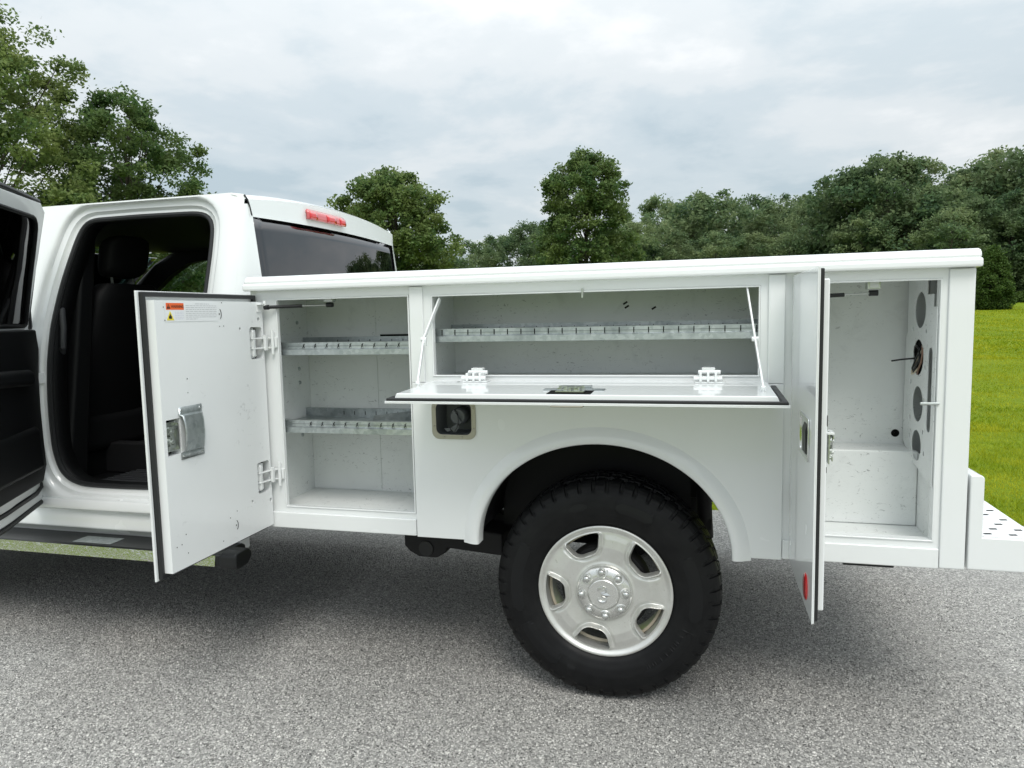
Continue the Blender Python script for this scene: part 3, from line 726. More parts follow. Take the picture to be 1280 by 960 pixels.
# front-compartment shelf stand-offs on the left wall
k = MB()
for z in (1.42,1.22,1.16,.93): k.lathe([(.0001,-1.346),(.007,-1.347),(.009,-1.3515)], 10, (0,.28,z), 'X')
k.build('shelf_standoff', 'galvanised', body, split=True)

# ---- rear compartment: perforated bracket panel + wiring
px = 1.042
outl = [(.008,1.43),(.008,1.515) if False else (.05,1.43),(.05,1.47),(.115,1.47),(.115,1.536),(.33,1.536),(.33,1.34),(.345,1.33),(.345,1.16),(.352,1.15),(.352,.955),(.235,.905),(.008,.862)]
holes = [circ(.185,1.420,.060,24,.060), circ(.195,1.262,.060,24,.060), circ(.185,1.106,.060,24,.060), circ(.185,.965,.052,24,.055), rrect(.040,.085,1.03,1.30,.018)]
for y, z in ((.265,1.355),(.115,1.352),(.28,1.245),(.118,1.235),(.27,1.175),(.118,1.125),(.27,1.05),(.118,1.02),(.10,.952),(.27,.985)): holes.append(circ(y,z,.009,8,.007))
holes = [h for h in holes]
plate('wiring_panel', 'inner_white', body, outl, holes, lambda a,b,t: (px+t,a,b), .003, bevel=.0006)
rr = random.Random(6); wires = []
for k_ in range(5):
    pts = []
    y0 = .195+rr.uniform(-.03,.03); z0 = 1.262
    for i in range(9):
        t = i/8; pts.append((px+.008-.012*math.sin(t*math.pi)+rr.uniform(-.003,.003), y0+.045*math.cos(t*5+k_*1.3), z0+.05*math.sin(t*4.4+k_)-.01))
    MB().tube(pts, .003, 6).build('wire', ('black_plastic','wire_brown','black_plastic','wire_cream','black_plastic')[k_], body)
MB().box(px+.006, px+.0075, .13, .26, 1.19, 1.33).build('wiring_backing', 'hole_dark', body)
MB().tube([(px+.005,.25,1.255),(px-.03,.27,1.250),(px-.055,.30,1.243)], .003, 6).build('wire', 'black_plastic', body)
MB().lathe([(.0001,.3705),(.014,.3702)], 16, (1.022,0,.975)).build('drain_hole', 'hole_dark', body)
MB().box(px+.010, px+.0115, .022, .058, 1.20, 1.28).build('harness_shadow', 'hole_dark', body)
MB().tube([(1.000,-.006,1.13),(1.052,-.006,1.13)], .005, 10).build('striker_pin', 'zinc', body)
MB().tube([(.95,.05,.594),(.80,.05,.594)], .016, 8).build('under_hose', 'black_plastic', body)

# ---- rear bumper step (white, runs the whole width)
prf = [(1.148,.606),(1.352,.606),(1.352,.712),(1.188,.712),(1.188,.900),(1.180,.908),(1.148,.908)]
bmp = MB().prism(prf, 'Y', -.004, 1.954).build('rear_bumper', 'white_paint', truck, bevel=.005)
tr = MB().box(1.192, 1.349, .002, 1.95, .7123, .7145).build('tread_plate', 'label_paper', bmp, bevel=.0008)
k = MB(); i = 0; y = .03
while y < 1.93:
    x = 1.212+(.035 if i % 2 else 0)
    while x < 1.345:
        k.obox((x,y,.7155), (.0105,.002,0), (-.001,.0042,0), (0,0,.001)); x += .070
    y += .058; i += 1
tag(k.build('tread_slot', 'print_black', bmp), kind='stuff')
MB().box(1.1405, 1.1475, .05, 1.90, .64, .88).build('bumper_mount', 'black_frame', bmp)

# ---- wheel
def tyre_mesh():
    RO_, W_ = .419, .268
    prof = []
    # (r, y, region): y=0 outer face reference, grows inward
    pts = [(.236,.036),(.246,.026),(.262,.014),(.290,.004),(.320,.000),(.350,.004),(.376,.013),(.392,.022),(.402,.031),(.4085,.040)]
    def sm(p, n):
        o = []
        for i in range(len(p)-1):
            for k in range(n): t = k/n; o.append((lerp(p[i][0],p[i+1][0],t), lerp(p[i][1],p[i+1][1],t)))
        return o+[p[-1]]
    side = sm(pts, 4)
    crown = [(.4085+.0085*math.sin(math.pi*t/26)**.6 if 0 < t < 26 else .4085, .040+(.268-.08)*t/26) for t in range(1, 26)]
    prof = side+crown+[(r, .268-y) for r, y in reversed(side)]
    n = 1152; np_ = len(prof); V = np.zeros((np_, n, 3)); th = np.arange(n)*2*np.pi/n
    for i, (r, y) in enumerate(prof):
        rr_ = np.full(n, r); yy = np.full(n, y)
        u = (y-.04)/(.188)
        if .376 < r and 0 <= u <= 1:                     # tread: ribs with zigzag grooves and sipes
            gz = np.zeros(n)
            for c, wv in ((.19,.03),(.40,.03),(.60,.03),(.81,.03)):
                gz = np.maximum(gz, (np.abs(u-c-.018*np.sign(np.sin(th*36))) < wv*.62)*1.0)
            lat = (np.sin(th*48+ (0 if u < .5 else 1.2) + 6*(u-.5)) > .62)*1.0
            if .22 < u < .78: lat = (np.sin(th*60+9*u) > .8)*.55
            rr_ = rr_-.0105*np.maximum(gz, lat)
        side_ = y if u < .5 else .268-y
        if (u < 0 or u > 1) and r > .372:                # shoulder blocks
            a = (np.sin(th*48+(0 if u < .5 else 1.2)-3*(1 if u<0 else -1)) > .62)*1.0
            b2 = (np.sin(th*24+.4) > .1)*1.0
            dep = .0065*a*min(1, (r-.372)/.012)
            pr_ = .0028*b2*(1-a)*(1 if r < .398 else 0)
            yy = yy+(dep-pr_)*(1 if u < 0 else -1)
        if .272 < r < .368 and u < 0:                     # sidewall relief
            e = np.zeros(n); d = np.degrees(th) % 360
            if .300 < r < .352:
                for a0, a1 in ((-14,27),(150,196),(205,238),(58,82)):
                    q = (d-a0) % 360; w_ = (a1-a0); k_ = (abs(r-.326)-.014)*280 if abs(r-.326) > .014 else 0
                    e = np.maximum(e, ((q > k_) & (q < w_-k_))*1.0)
            if .318 < r < .346: e = np.maximum(e, (((d-243) % 360 < 7) & (((d-243) % 360)-1 > (r-.318)*90) )*.9)
            if r > .358 and r < .364: e = e+.6
            if .279 < r < .283: e = e+.7
            if .304 < r < .338: e = np.maximum(e, (np.sin(d*1.9)*np.sin(d*.73) > .35)*(((d-300) % 360) < 42)*.8)
            yy = yy-.0026*e
        V[i, :, 0] = rr_*np.cos(th); V[i, :, 1] = yy; V[i, :, 2] = rr_*np.sin(th)
    idx = np.arange(np_*n).reshape(np_, n); a = idx[:-1]; b = idx[1:]
    F = np.stack([a, np.roll(a, -1, 1), np.roll(b, -1, 1), b], -1).reshape(-1, 4)
    me = bpy.data.meshes.new('tyre'); me.from_pydata(V.reshape(-1, 3).tolist(), [], F.tolist()); me.update(); return me
def rim_mesh():
    r_in, r_out, nr, n = .094, .246, 92, 900
    rs = np.linspace(r_in, r_out, nr); th = np.arange(n)*2*np.pi/n
    Rg, T = np.meshgrid(rs, th, indexing='ij')
    def cinterp(x, xp, fp):
        xx = np.linspace(xp[0], xp[-1], 400); yy = np.interp(xx, xp, fp)
        ker = np.hanning(25); ker /= ker.sum(); yp = np.pad(yy, 12, mode='edge'); return np.interp(x, xx, np.convolve(yp, ker, 'valid'))
    base = cinterp(Rg, [.094,.104,.112,.135,.165,.195,.214,.224,.230,.236,.242,.246], [.024,.024,.027,.024,.020,.022,.026,.027,.024,.019,.017,.020])
    sd = np.full(Rg.shape, 9.0); outer_side = np.zeros(Rg.shape)
    for k in range(5):
        a = R(41+72*k); dl = (T-a+np.pi) % (2*np.pi)-np.pi
        u = Rg*np.cos(dl); v = np.abs(Rg*np.sin(dl))
        # rounded trapezoid: u from .160 to arc r=.212
        hw = np.interp(u, [.140,.154,.216], [.032,.038,.068])
        dx = (v-hw)*.93; d1 = .150-u; d2 = Rg-.2155
        rd_ = .017
        q = np.stack([dx+rd_, d1+rd_]); dd = np.minimum(np.max(q, 0), 0)+np.sqrt(np.sum(np.maximum(q, 0)**2, 0))-rd_
        q = np.stack([dd+.006, d2+.006]); dd = np.minimum(np.max(q, 0), 0)+np.sqrt(np.sum(np.maximum(q, 0)**2, 0))-.006
        s_ = np.where(np.abs(dl) < R(36), dd, 9); sd = np.minimum(sd, s_)
    gy_, gx_ = np.gradient(sd, rs, th); gx_ = gx_/Rg; sh = np.where((sd < 0) & (sd > -.0035), -sd, 0)
    Rg = Rg+gy_*sh; T = T+gx_*sh/Rg; sd = np.where(sh > 0, 0, sd)
    lip = np.exp(-((sd-.0075)/.0050)**2)*.0125*np.clip((.224-Rg)/.014, 0, 1)
    groove = np.exp(-((sd-.019)/.006)**2)*.0055*np.clip((.215-Rg)/.02, 0, 1)
    turn = np.clip((.004-sd)/.004, 0, 1)**1.5*.018
    Y = base-lip+groove+turn
    V = np.stack([Rg*np.cos(T), Y, Rg*np.sin(T)], -1)
    idx = np.arange(nr*n).reshape(nr, n); a = idx[:-1]; b = idx[1:]
    F = np.stack([a, np.roll(a, -1, 1), np.roll(b, -1, 1), b], -1)
    bad = sd < -1e-6; bad = bad[:-1] | bad[1:] | np.roll(bad, -1, 1)[:-1] | np.roll(bad, -1, 1)[1:]; F = F[~bad].reshape(-1, 4)
    Vl = V.reshape(-1, 3).tolist(); Fl = F.tolist(); mb = MB(); mb.v = [tuple(v) for v in Vl]; mb.f = [tuple(f) for f in Fl]
    mb.lathe([(.246,.020),(.2465,.026),(.238,.034),(.224,.040),(.219,.05),(.214,.11),(.222,.20),(.236,.24)], 120)     # barrel
    return mb
wheelc = (0, .030, .4185)
wheel = rim_mesh().build('wheel', 'wheel_silver', truck, angle=55, loc=wheelc)
tm = tyre_mesh(); link('tyre', tm, 'tyre_rubber', wheel, angle=38)
for a0, a1, q0, q1 in ((-14,27,.303,.349),(150,196,.303,.349),(205,238,.306,.346),(58,82,.308,.344),(100,112,.312,.340),(296,338,.312,.340)):
    def sb(u, v, a0=a0, a1=a1, q0=q0, q1=q1):
        c_ = abs(v-.5)*2; cut = max(0, c_-.35)*5; a = R(lerp(a0+cut, a1-cut, u)); r = lerp(q0, q1, v)
        return (r*math.cos(a), float(np.interp(r, [.290,.320,.350], [.004,0,.004]))-.0030, r*math.sin(a))
    MB().grid(sb, 20, 6).build('sidewall_band', 'smooth_rubber', wheel)
hc = MB().lathe([(.0001,-.008),(.052,-.008),(.0545,-.006),(.056,-.002),(.058,.000),(.060,-.003),(.066,-.004),(.092,.004),(.100,.012),(.104,.024),(.104,.05)], 96)
hub = hc.build('hub_cap', 'cap_satin', wheel, angle=30)
for k in range(8):
    t = R(4+45*k); c = (.0815*math.cos(t), 0, .0815*math.sin(t))
    MB().lathe([(.0001,-.0165),(.006,-.016),(.0110,-.0125),(.0138,-.006),(.0145,.0),(.0145,.006)], 20, c).build('lug_nut', 'cap_chrome', wheel)
    rr_ = MB(); s_ = MB()
    pts = []
    for j in range(13):
        q = t+math.pi+R(-112+224*j/12); pts.append((c[0]+.0195*math.cos(q), .0015 if True else 0, c[2]+.0195*math.sin(q)))
    pts = [(p[0], .0005+max(0, (math.hypot(p[0],p[2])-.066))*.31-.004, p[2]) for p in pts]
    rr_.tube(pts, .0028, 6).build('lug_ridge', 'cap_satin', wheel)
# embossed ram-like emblem: wedge face pointing to +X with two curled horns
em = MB()
em.add([(.026,-.0085,-.001),(.004,-.0085,.013),(-.010,-.0085,.006),(-.006,-.0085,0),(-.010,-.0085,-.006),(.004,-.0085,-.013),(.004,-.0135,0)], [(0,1,6),(1,2,6),(2,3,6),(3,4,6),(4,5,6),(5,0,6)])
for s_ in (1, -1):
    pts = []; rad = []
    for j in range(13):
        t = j/12; a = R(200-285*t); rr_ = .0105
        pts.append((-.006+.015*math.cos(a)+.002, -.0095, s_*(.0165+rr_*math.sin(a)))); rad.append(.0022+.0028*math.sin(math.pi*min(1, t*1.05+.08)))
    em.tube(pts, rad, 8)
em.build('emblem', 'cap_chrome', wheel)
MB().lathe([(.02,.045),(.16,.05),(.165,.06),(.165,.12),(.02,.13)], 60).build('brake_disc', 'black_frame', wheel)
MB().lathe([(.205,.075),(.2135,.068),(.2139,.092)], 90).build('barrel_band', 'wire_cream', wheel)
def copy_tree(o, parent, mw):
    c = o.copy(); COL.objects.link(c); c.parent = parent; c.matrix_parent_inverse = Matrix.Translation(-parent.location); c.matrix_basis = mw
    for ch in list(o.children):
        d = ch.copy(); COL.objects.link(d); d.parent = c
flipm = Matrix.Rotation(math.pi, 4, 'Z')
copy_tree(wheel, truck, Matrix.Translation((0, 2*CY-.030, .4185)) @ flipm)
FWX = -3.79
copy_tree(wheel, truck, Matrix.Translation((FWX, .045, .4185)))
copy_tree(wheel, truck, Matrix.Translation((FWX, 2*CY-.045, .4185)) @ flipm)

# ---- chassis
ch = MB()
for y in (.52, 1.36): ch.box(-3.9, 1.12, y, y+.07, .66, .82)
for x in (-2.6,-1.6,-.6,.75): ch.box(x, x+.08, .5905, 1.3595, .68, .80)
chassis = ch.build('chassis_frame', 'black_frame', truck, bevel=.01)
MB().tube([(0,.20,.4185),(0,.80,.4185),(0,.86,.4185),(0,1.10,.4185),(0,1.16,.4185),(0,1.75,.4185)], [.05,.05,.15,.15,.05,.05], 20).build('axle', 'black_frame', chassis)
for y in (.42,1.46):
    lf = MB(); pts = [(-.72+1.10*k/14, y+.035, .50+.16*((k-8)/8)**2) for k in range(15)]
    for i in range(14):
        a, b = pts[i], pts[i+1]; lf.add([(a[0],y,a[2]-.028),(b[0],y,b[2]-.028),(b[0],y+.07,b[2]-.028),(a[0],y+.07,a[2]-.028),(a[0],y,a[2]+.012),(b[0],y,b[2]+.012),(b[0],y+.07,b[2]+.012),(a[0],y+.07,a[2]+.012)], [(0,3,2,1),(4,5,6,7),(0,1,5,4),(3,7,6,2),(0,4,7,3),(1,2,6,5)])
    lf.build('leaf_spring', 'black_frame', chassis)
MB().prism([(-.875,.60),(-.875,.47),(-.85,.445),(-.81,.425),(-.73,.425),(-.69,.45),(-.68,.47),(-.44,.452),(-.44,.545),(-.68,.575),(-.70,.60)], 'Y', .25, .42).build('spring_hanger', 'black_frame', chassis, bevel=.01)
MB().tube([(-.775,.245,.465),(-.775,.255,.465)], .032, 20).build('hanger_bolt', 'black_plastic', chassis)
MB().tube([(-1.02,.12,.604),(-.97,.12,.592),(-.90,.12,.589),(-.84,.12,.595),(-.80,.12,.604)], .006, 6).build('under_cable', 'black_plastic', chassis)
MB().tube([(.34,.40,.90),(.36,.46,.52)], .03, 12).tube([(.36,.46,.56),(.385,.46,.44)], .013, 10).build('shock_absorber', 'black_frame', chassis)
MB().tube([(-.62,.6,.52),(-.42,.6,.47)], .012, 8).tube([(-.55,.6,.60),(-.42,.6,.53)], .012, 8).build('brake_line', 'black_frame', chassis)
MB().box(-2.4, -1.0, .75, 1.25, .50, .74).build('fuel_tank', 'black_frame', chassis, bevel=.04)

# ================================================================== cab
def sideY(z):                                            # near-side cab skin, tumblehome above the belt
    if z < 1.1: return .055+.02*((1.1-z)/.6)**2
    if z < 1.40: return .055+.022*((z-1.1)/.3)**2
    return .077+.125*((z-1.40)/.53)**1.15
op = [(-2.36,1.905),(-2.10,1.908),(-1.80,1.905),(-1.745,1.897),(-1.712,1.875),(-1.70,1.84),(-1.697,1.72),(-1.703,1.57),(-1.715,1.36),(-1.73,1.10),(-1.755,.93),(-1.81,.80),(-1.90,.725),(-2.0,.705),(-2.2,.702),(-2.38,.704),(-2.455,.722),(-2.505,.765),(-2.53,.86),(-2.532,1.02),(-2.522,1.24),(-2.505,1.43),(-2.478,1.60),(-2.45,1.72),(-2.42,1.83),(-2.395,1.885)]
def resample(P, n):
    P = P+[P[0]]; L = [0]
    for i in range(len(P)-1): L.append(L[-1]+math.dist(P[i], P[i+1]))
    o = []
    for k in range(n):
        s_ = L[-1]*k/n; i = max(j for j in range(len(L)-1) if L[j] <= s_); t = (s_-L[i])/(L[i+1]-L[i]); o.append((lerp(P[i][0],P[i+1][0],t), lerp(P[i][1],P[i+1][1],t)))
    return o
def smooth(P, it=3):
    n = len(P)
    for _ in range(it): P = [((P[i-1][0]+2*P[i][0]+P[(i+1)%n][0])/4, (P[i-1][1]+2*P[i][1]+P[(i+1)%n][1])/4) for i in range(n)]
    return P
OP = smooth(resample(op, 160), 3)
cen = (-2.10, 1.30)
ox0, ox1, oz0, oz1 = -2.625, -1.545, .515, 1.976
def outer_hit(p):                                        # ray from the centre through p to the outer rectangle
    dx, dz = p[0]-cen[0], p[1]-cen[1]; t = 1e9
    if dx > 1e-9: t = min(t, (ox1-cen[0])/dx)
    if dx < -1e-9: t = min(t, (ox0-cen[0])/dx)
    if dz > 1e-9: t = min(t, (oz1-cen[1])/dz)
    if dz < -1e-9: t = min(t, (oz0-cen[1])/dz)
    return (cen[0]+dx*t, cen[1]+dz*t)
def ring_side(mirror=False):
    m = MB(); n = len(OP); loops = []
    def off(i, d):
        a, b = OP[i-1], OP[(i+1) % n]; tx, tz = b[0]-a[0], b[1]-a[1]; l = math.hypot(tx, tz); nx_, nz_ = -tz/l, tx/l
        p = OP[i]
        if (p[0]-cen[0])*nx_+(p[1]-cen[1])*nz_ < 0: nx_, nz_ = -nx_, -nz_
        q = (p[0]+nx_*d, p[1]+nz_*d)
        return (max(ox0+.004, min(ox1-.02, q[0])), max(oz0+.02, min(oz1-.006, q[1])))
    spec = [(0,.050),(.004,.046),(.022,.046),(.028,.040),(.034,.030),(.050,.028),(.058,.024),(.062,.010),(.068,.003),(.076,0)]
    for d, dy in spec: loops.append([(off(i, d) if d else OP[i], dy) for i in range(n)])
    for t in (.2,.4,.6,.8,1):
        last = [p for p, _ in loops[len(spec)-1]]; oh = [outer_hit(p) for p in last]
        loops.append([((lerp(a[0],b[0],t), lerp(a[1],b[1],t)), 0) for a, b in zip(last, oh)])
    for lp in loops:
        for (x, z), dy in lp:
            y = sideY(z)+dy
            if x > -1.60 and dy == 0: y += .03*((x+1.60)/.055)**2
            m.v.append((x, 2*CY-y if mirror else y, z))
    for i in range(len(loops)-1):
        for j in range(n): q = i*n; m.f.append((q+j, q+(j+1) % n, q+n+(j+1) % n, q+n+j))
    return m
cab = ring_side().build('cab_side', 'white_paint', truck, angle=50)
ring_side(True).build('cab_side', 'white_paint', cab, angle=50)
for mir in (False, True):
    jm = MB(); nj = len(OP)
    for d_ in (.0505, .14): jm.v += [(x, 2*CY-(sideY(z)+d_) if mir else sideY(z)+d_, z) for x, z in OP]
    jm.f += [(j, (j+1) % nj, nj+(j+1) % nj, nj+j) for j in range(nj)]
    jm.build('opening_jamb', 'cab_trim', cab, angle=60, solid=.004)
# black rubber seal round the door opening
m = MB(); pts = [(x, sideY(z)+.052, z) for x, z in OP]; m.tube(pts+[pts[0]], .012, 8, cap=False); m.build('door_seal', 'seal_rubber', cab)
# roof
RXB = -1.535
def roofz(y): 
    t = abs((y-CY)/.772); return 1.975+.048*(1-t**2.2)
def roof(u, v):
    y = lerp(sideY(1.975), 2*CY-sideY(1.975), v); t = abs(v-.5)*2
    bow = .035*(1-t*t)
    if u < .7:
        x = lerp(-3.30, -1.70, u/.7); z = roofz(y); f_ = max(0, (-2.85-x)/.45); z -= .07*f_**2
    else:
        q = (u-.7)/.3; x = lerp(-1.70, RXB, q)+bow*q; z = roofz(y)-.030*q**3
    ins = .03*min(1, max(0, (x+1.60)/.055))**2; y = CY+(y-CY)*(1-ins/.77)
    return (x, y, z)
rf_ = MB().grid(roof, 40, 40).build('roof', 'white_paint', cab, angle=60)
# back of the cab: header band, pillars, lower panel
def backx(y, z): 
    t = abs((y-CY)/.79); return RXB+.035*(1-t*t)+.11*max(0, (1.89-z))*(1 if z > 1.55 else 0)+(.037 if z <= 1.55 else 0)-.05*max(0, t-.93)/.07
def patch(y0f, y1f, z0f, z1f, nu=30, nv=8):
    def fn(u, v):
        z_mid = v
        y = lerp(y0f, y1f, u); z = lerp(z0f(y), z1f(y), v); return (backx(y, z), y, z)
    return MB().grid(fn, nu, nv)
GT = lambda y: 1.875-.0*abs(y-CY)+.012*(1-((y-CY)/.8)**2); top = lambda y: roofz(y)-.031
GY0, GY1 = .262, 2*CY-.262
patch(sideY(1.975)+.029, 2*CY-sideY(1.975)-.029, GT, top, 40, 6).build('rear_header', 'white_paint', cab, angle=60)
def pillar(mir):
    def fn(u, v):
        z = lerp(.55, 1.93, v); y = lerp(sideY(z)+.03, .262, u); x = backx(y if False else lerp(.262, .20, 1-u) , z)
        x = lerp(-1.545, backx(.262, z), u**.5)
        return (x, 2*CY-y if mir else y, z)
    return MB().grid(fn, 8, 20)
pillar(False).build('rear_corner', 'white_paint', cab, angle=60); pillar(True).build('rear_corner', 'white_paint', cab, angle=60)
patch(.262, 2*CY-.262, lambda y: .62, lambda y: 1.555, 20, 8).build('back_panel', 'white_paint', cab, angle=60)
def gl(u, v):
    y = lerp(GY0+.002, GY1-.002, u); z = lerp(1.556, GT(y)-.002, v); return (backx(y, z)-.004, y, z)
MB().grid(gl, 24, 6).build('rear_window', 'privacy_glass', cab, solid=.004)
# roof ditch seam and rain gutter
MB().tube([(-1.545,.236,1.968),(-1.534,.243,1.945),(-1.530,.249,1.915),(-1.528,.257,1.882)], .0040, 6).build('roof_seam', 'seal_rubber', cab)
# high brake light
def blp(u, v):
    y = lerp(.655, 1.005, u); z = lerp(1.914, 1.957, v); return (RXB+.035*(1-((y-CY)/.79)**2)+.012+.0*v-.035*max(0, v-.5)**2*4*.3, y, z)
bl = MB().grid(blp, 12, 4).build('brake_light', 'lens_highlight', cab, solid=.018)
for a, b in ((.655,.725),(.815,.905),(.945,1.005)):
    def bq(u, v, a=a, b=b):
        p = blp((lerp(a, b, u)-.655)/.35, lerp(.06, .85, v)); return (p[0]+.0112, p[1], p[2])
    MB().grid(bq, 4, 3).build('brake_lens', 'lens_red', cab, solid=.002)
# rocker sill below the opening and pinch weld
MB().prism([(.062,.520),(.066,.600),(.075,.615),(.16,.615),(.16,.45),(.11,.45),(.095,.490)], 'X', -3.35, -1.56).build('rocker', 'white_paint', cab, bevel=.006)
MB().prism([(.040,.610),(.044,.640),(.052,.652),(.10,.655),(.10,.606),(.05,.604)], 'X', -2.62, -1.56).build('sill_step', 'white_paint', cab, bevel=.006)
MB().prism([(2*CY-.062,.520),(2*CY-.066,.600),(2*CY-.16,.615),(2*CY-.16,.45),(2*CY-.11,.45)], 'X', -3.35, -1.56).build('rocker', 'white_paint', cab, bevel=.006)
# interior shell
inn = MB()
inn.box(-1.60, -1.585, .24, 1.71, .62, 1.55)                     # back wall
inn.box(-3.95, -1.60, .19, 1.76, .645, .66)                      # floor
inn.box(-3.25, -1.60, .255, 1.695, 1.905, 1.915)                 # headliner
inn.box(-1.655, -1.585, .215, .30, .66, 1.90).box(-1.655, -1.585, 1.65, 1.735, .66, 1.90)
inn.box(-4.0, -3.75, .20, 1.75, .66, 1.30)                       # dash
inn.build('cabin_lining', 'cab_trim', cab, bevel=.01)
# far-side doors (closed): trims with window openings
fd = [(-3.72,.62),(-1.62,.62),(-1.62,1.90),(-2.90,1.92),(-3.06,1.905),(-3.30,1.80),(-3.60,1.58),(-3.90,1.36),(-3.90,.62)]
plate('far_door_trim', 'cab_trim', cab, fd, [[(-3.52,1.47),(-3.38,1.62),(-3.18,1.75),(-3.02,1.825),(-2.90,1.842),(-2.74,1.845),(-2.71,1.47)], [(-2.50,1.46),(-2.42,1.70),(-2.36,1.86),(-1.80,1.86),(-1.78,1.46)]],
      lambda a, b, t: (a, 2*CY-sideY(b)-.06-t, b), .05)
plate('far_window', 'clear_glass', cab, [(-3.64,1.45),(-3.2,1.79),(-2.90,1.882),(-2.68,1.882),(-2.64,1.45)], [], lambda a, b, t: (a, 2*CY-sideY(b)-.03-t, b), .004)
plate('far_window', 'privacy_glass', cab, [(-2.52,1.45),(-2.37,1.87),(-1.79,1.87),(-1.77,1.45)], [], lambda a, b, t: (a, 2*CY-sideY(b)-.03-t, b), .004)
# near-side front door (closed, ahead of the pillar)
nf = [(-3.72,.60),(-2.626,.60),(-2.626,1.973),(-2.90,1.973),(-3.10,1.945),(-3.34,1.80),(-3.64,1.58),(-3.93,1.36),(-3.93,.9)]
nw = [(-3.62,1.44),(-3.40,1.64),(-3.18,1.79),(-3.02,1.862),(-2.90,1.875),(-2.72,1.878),(-2.68,1.44)]
def zsub(P, k=6):
    o = []
    for i in range(len(P)):
        a, b = P[i], P[(i+1) % len(P)]
        for j in range(k): o.append((lerp(a[0],b[0],j/k), lerp(a[1],b[1],j/k)))
    return o
for mir in (False, True):
    f_ = (lambda y: 2*CY-y) if mir else (lambda y: y)
    o = plate('front_door', 'white_paint', cab, zsub(nf), [zsub(nw)], lambda a, b, t, f_=f_: (a, f_(sideY(b)+.002+t), b), .03)
    if not mir: plate('front_window', 'clear_glass', cab, nw, [], lambda a, b, t: (a, sideY(b)+.012+t, b), .004)
    if not mir: plate('front_door_trim', 'cab_trim', cab, zsub(nf, 3), [zsub(nw, 3)], lambda a, b, t: (a, sideY(b)+.035+t, b), .06)
# b-pillar inner
MB().add([(-2.70,.18,.66),(-2.55,.18,.66),(-2.55,.30,.66),(-2.70,.30,.66),(-2.62,.28,1.90),(-2.44,.28,1.90),(-2.44,.36,1.90),(-2.62,.36,1.90)], [(0,3,2,1),(4,5,6,7),(0,1,5,4),(1,2,6,5),(2,3,7,6),(3,0,4,7)]).build('b_pillar_trim', 'cab_trim', cab, bevel=.02)
# grab handle on the pillar
MB().tube([(-2.53,.20,1.52),(-2.49,.17,1.50),(-2.485,.165,1.42),(-2.495,.165,1.33),(-2.53,.19,1.30)], .014, 10).build('grab_handle', 'mat_grey', cab)
# windscreen
def wsc(u, v):
    y = lerp(.25, 1.70, u); bow = .10*(1-((y-CY)/.75)**2); return (lerp(-3.28, -3.98, v)-bow, y, lerp(1.875, 1.33, v))
MB().grid(wsc, 16, 4).build('windscreen', 'shade_glass', cab, solid=.005)
for s_ in (0, 1):
    f_ = (lambda y: 2*CY-y) if s_ else (lambda y: y)
    MB().tube([(-3.10,f_(.235),1.90),(-3.30,f_(.22),1.81),(-3.62,f_(.17),1.59),(-3.98,f_(.12),1.33)], [.035,.038,.04,.045], 10).build('a_pillar', 'cab_trim', cab)
# front seats
for y in (.30, 1.15):
    st = MB()
    def seatback(u, v, y=y):
        a = v*2*math.pi; z = lerp(.95, 1.63, u); wd = lerp(.25, .205, u)*(1 if u < .9 else 1-.25*((u-.9)/.1)**2); d = .075*(1 if u < .92 else 1-.3*((u-.92)/.08)**2)
        ca, sa = math.cos(a), math.sin(a); sg = lambda q: math.copysign(abs(q)**.5, q)
        return (-2.60+(.12*(1-u))*-1+ .10*u+d*sg(ca), y+.27+wd*sg(sa), z)
    st.grid(seatback, 14, 28)
    st.add([seatback(1, k/28) for k in range(28)], [tuple(range(28))])
    so = st.build('front_seat', 'seat_cloth', truck, angle=60)
    def hr(u, v, y=y):
        a = v*2*math.pi; b = (u-.5)*math.pi; sg = lambda q, e=.55: math.copysign(abs(q)**e, q)
        return (-2.50+.055*sg(math.cos(b))*sg(math.cos(a))+.04*math.sin(b), y+.27+.135*sg(math.cos(b))*sg(math.sin(a)), 1.765+.105*sg(math.sin(b)))
    MB().grid(hr, 14, 28).build('headrest', 'seat_cloth', so, angle=60)
    MB().tube([(-2.515,y+.20,1.60),(-2.52,y+.20,1.70)], .006, 8).tube([(-2.515,y+.34,1.60),(-2.52,y+.34,1.70)], .006, 8).build('headrest_post', 'zinc', so)
    MB().box(-3.10, -2.62, y+.03, y+.51, .78, .98).build('seat_cushion', 'seat_cloth', so, bevel=.05, seg=3)
    MB().box(-3.0, -2.66, y+.08, y+.46, .661, .779).build('seat_base', 'cab_trim', so)
# rear bench
rb_ = MB().box(-1.78, -1.61, .28, 1.67, .98, 1.55).build('rear_bench', 'seat_cloth', truck, bevel=.05, seg=3)
MB().box(-2.05, -1.79, .30, 1.65, .88, 1.02).build('bench_cushion', 'seat_cloth', rb_, bevel=.04, seg=3)
MB().box(-1.98, -1.80, .34, 1.61, .661, .879).build('bench_base', 'cab_trim', rb_)
for y in (.52, 1.43): MB().box(-1.72, -1.63, y-.13, y+.13, 1.56, 1.72).build('headrest', 'seat_cloth', rb_, bevel=.04, seg=3)
# ribbed rubber floor mat
fm = MB().box(-2.50, -2.0, .215, .90, .6605, .675).box(-2.50, -2.0, .205, .225, .6752, .705)
fmo = fm.build('floor_mat', 'mat_grey', truck, bevel=.006)
k = MB()
for i in range(16): k.box(-2.47, -2.03, .26+i*.036, .272+i*.036, .6752, .684)
k.build('mat_rib', 'mat_grey', fmo, bevel=.003, split=True)

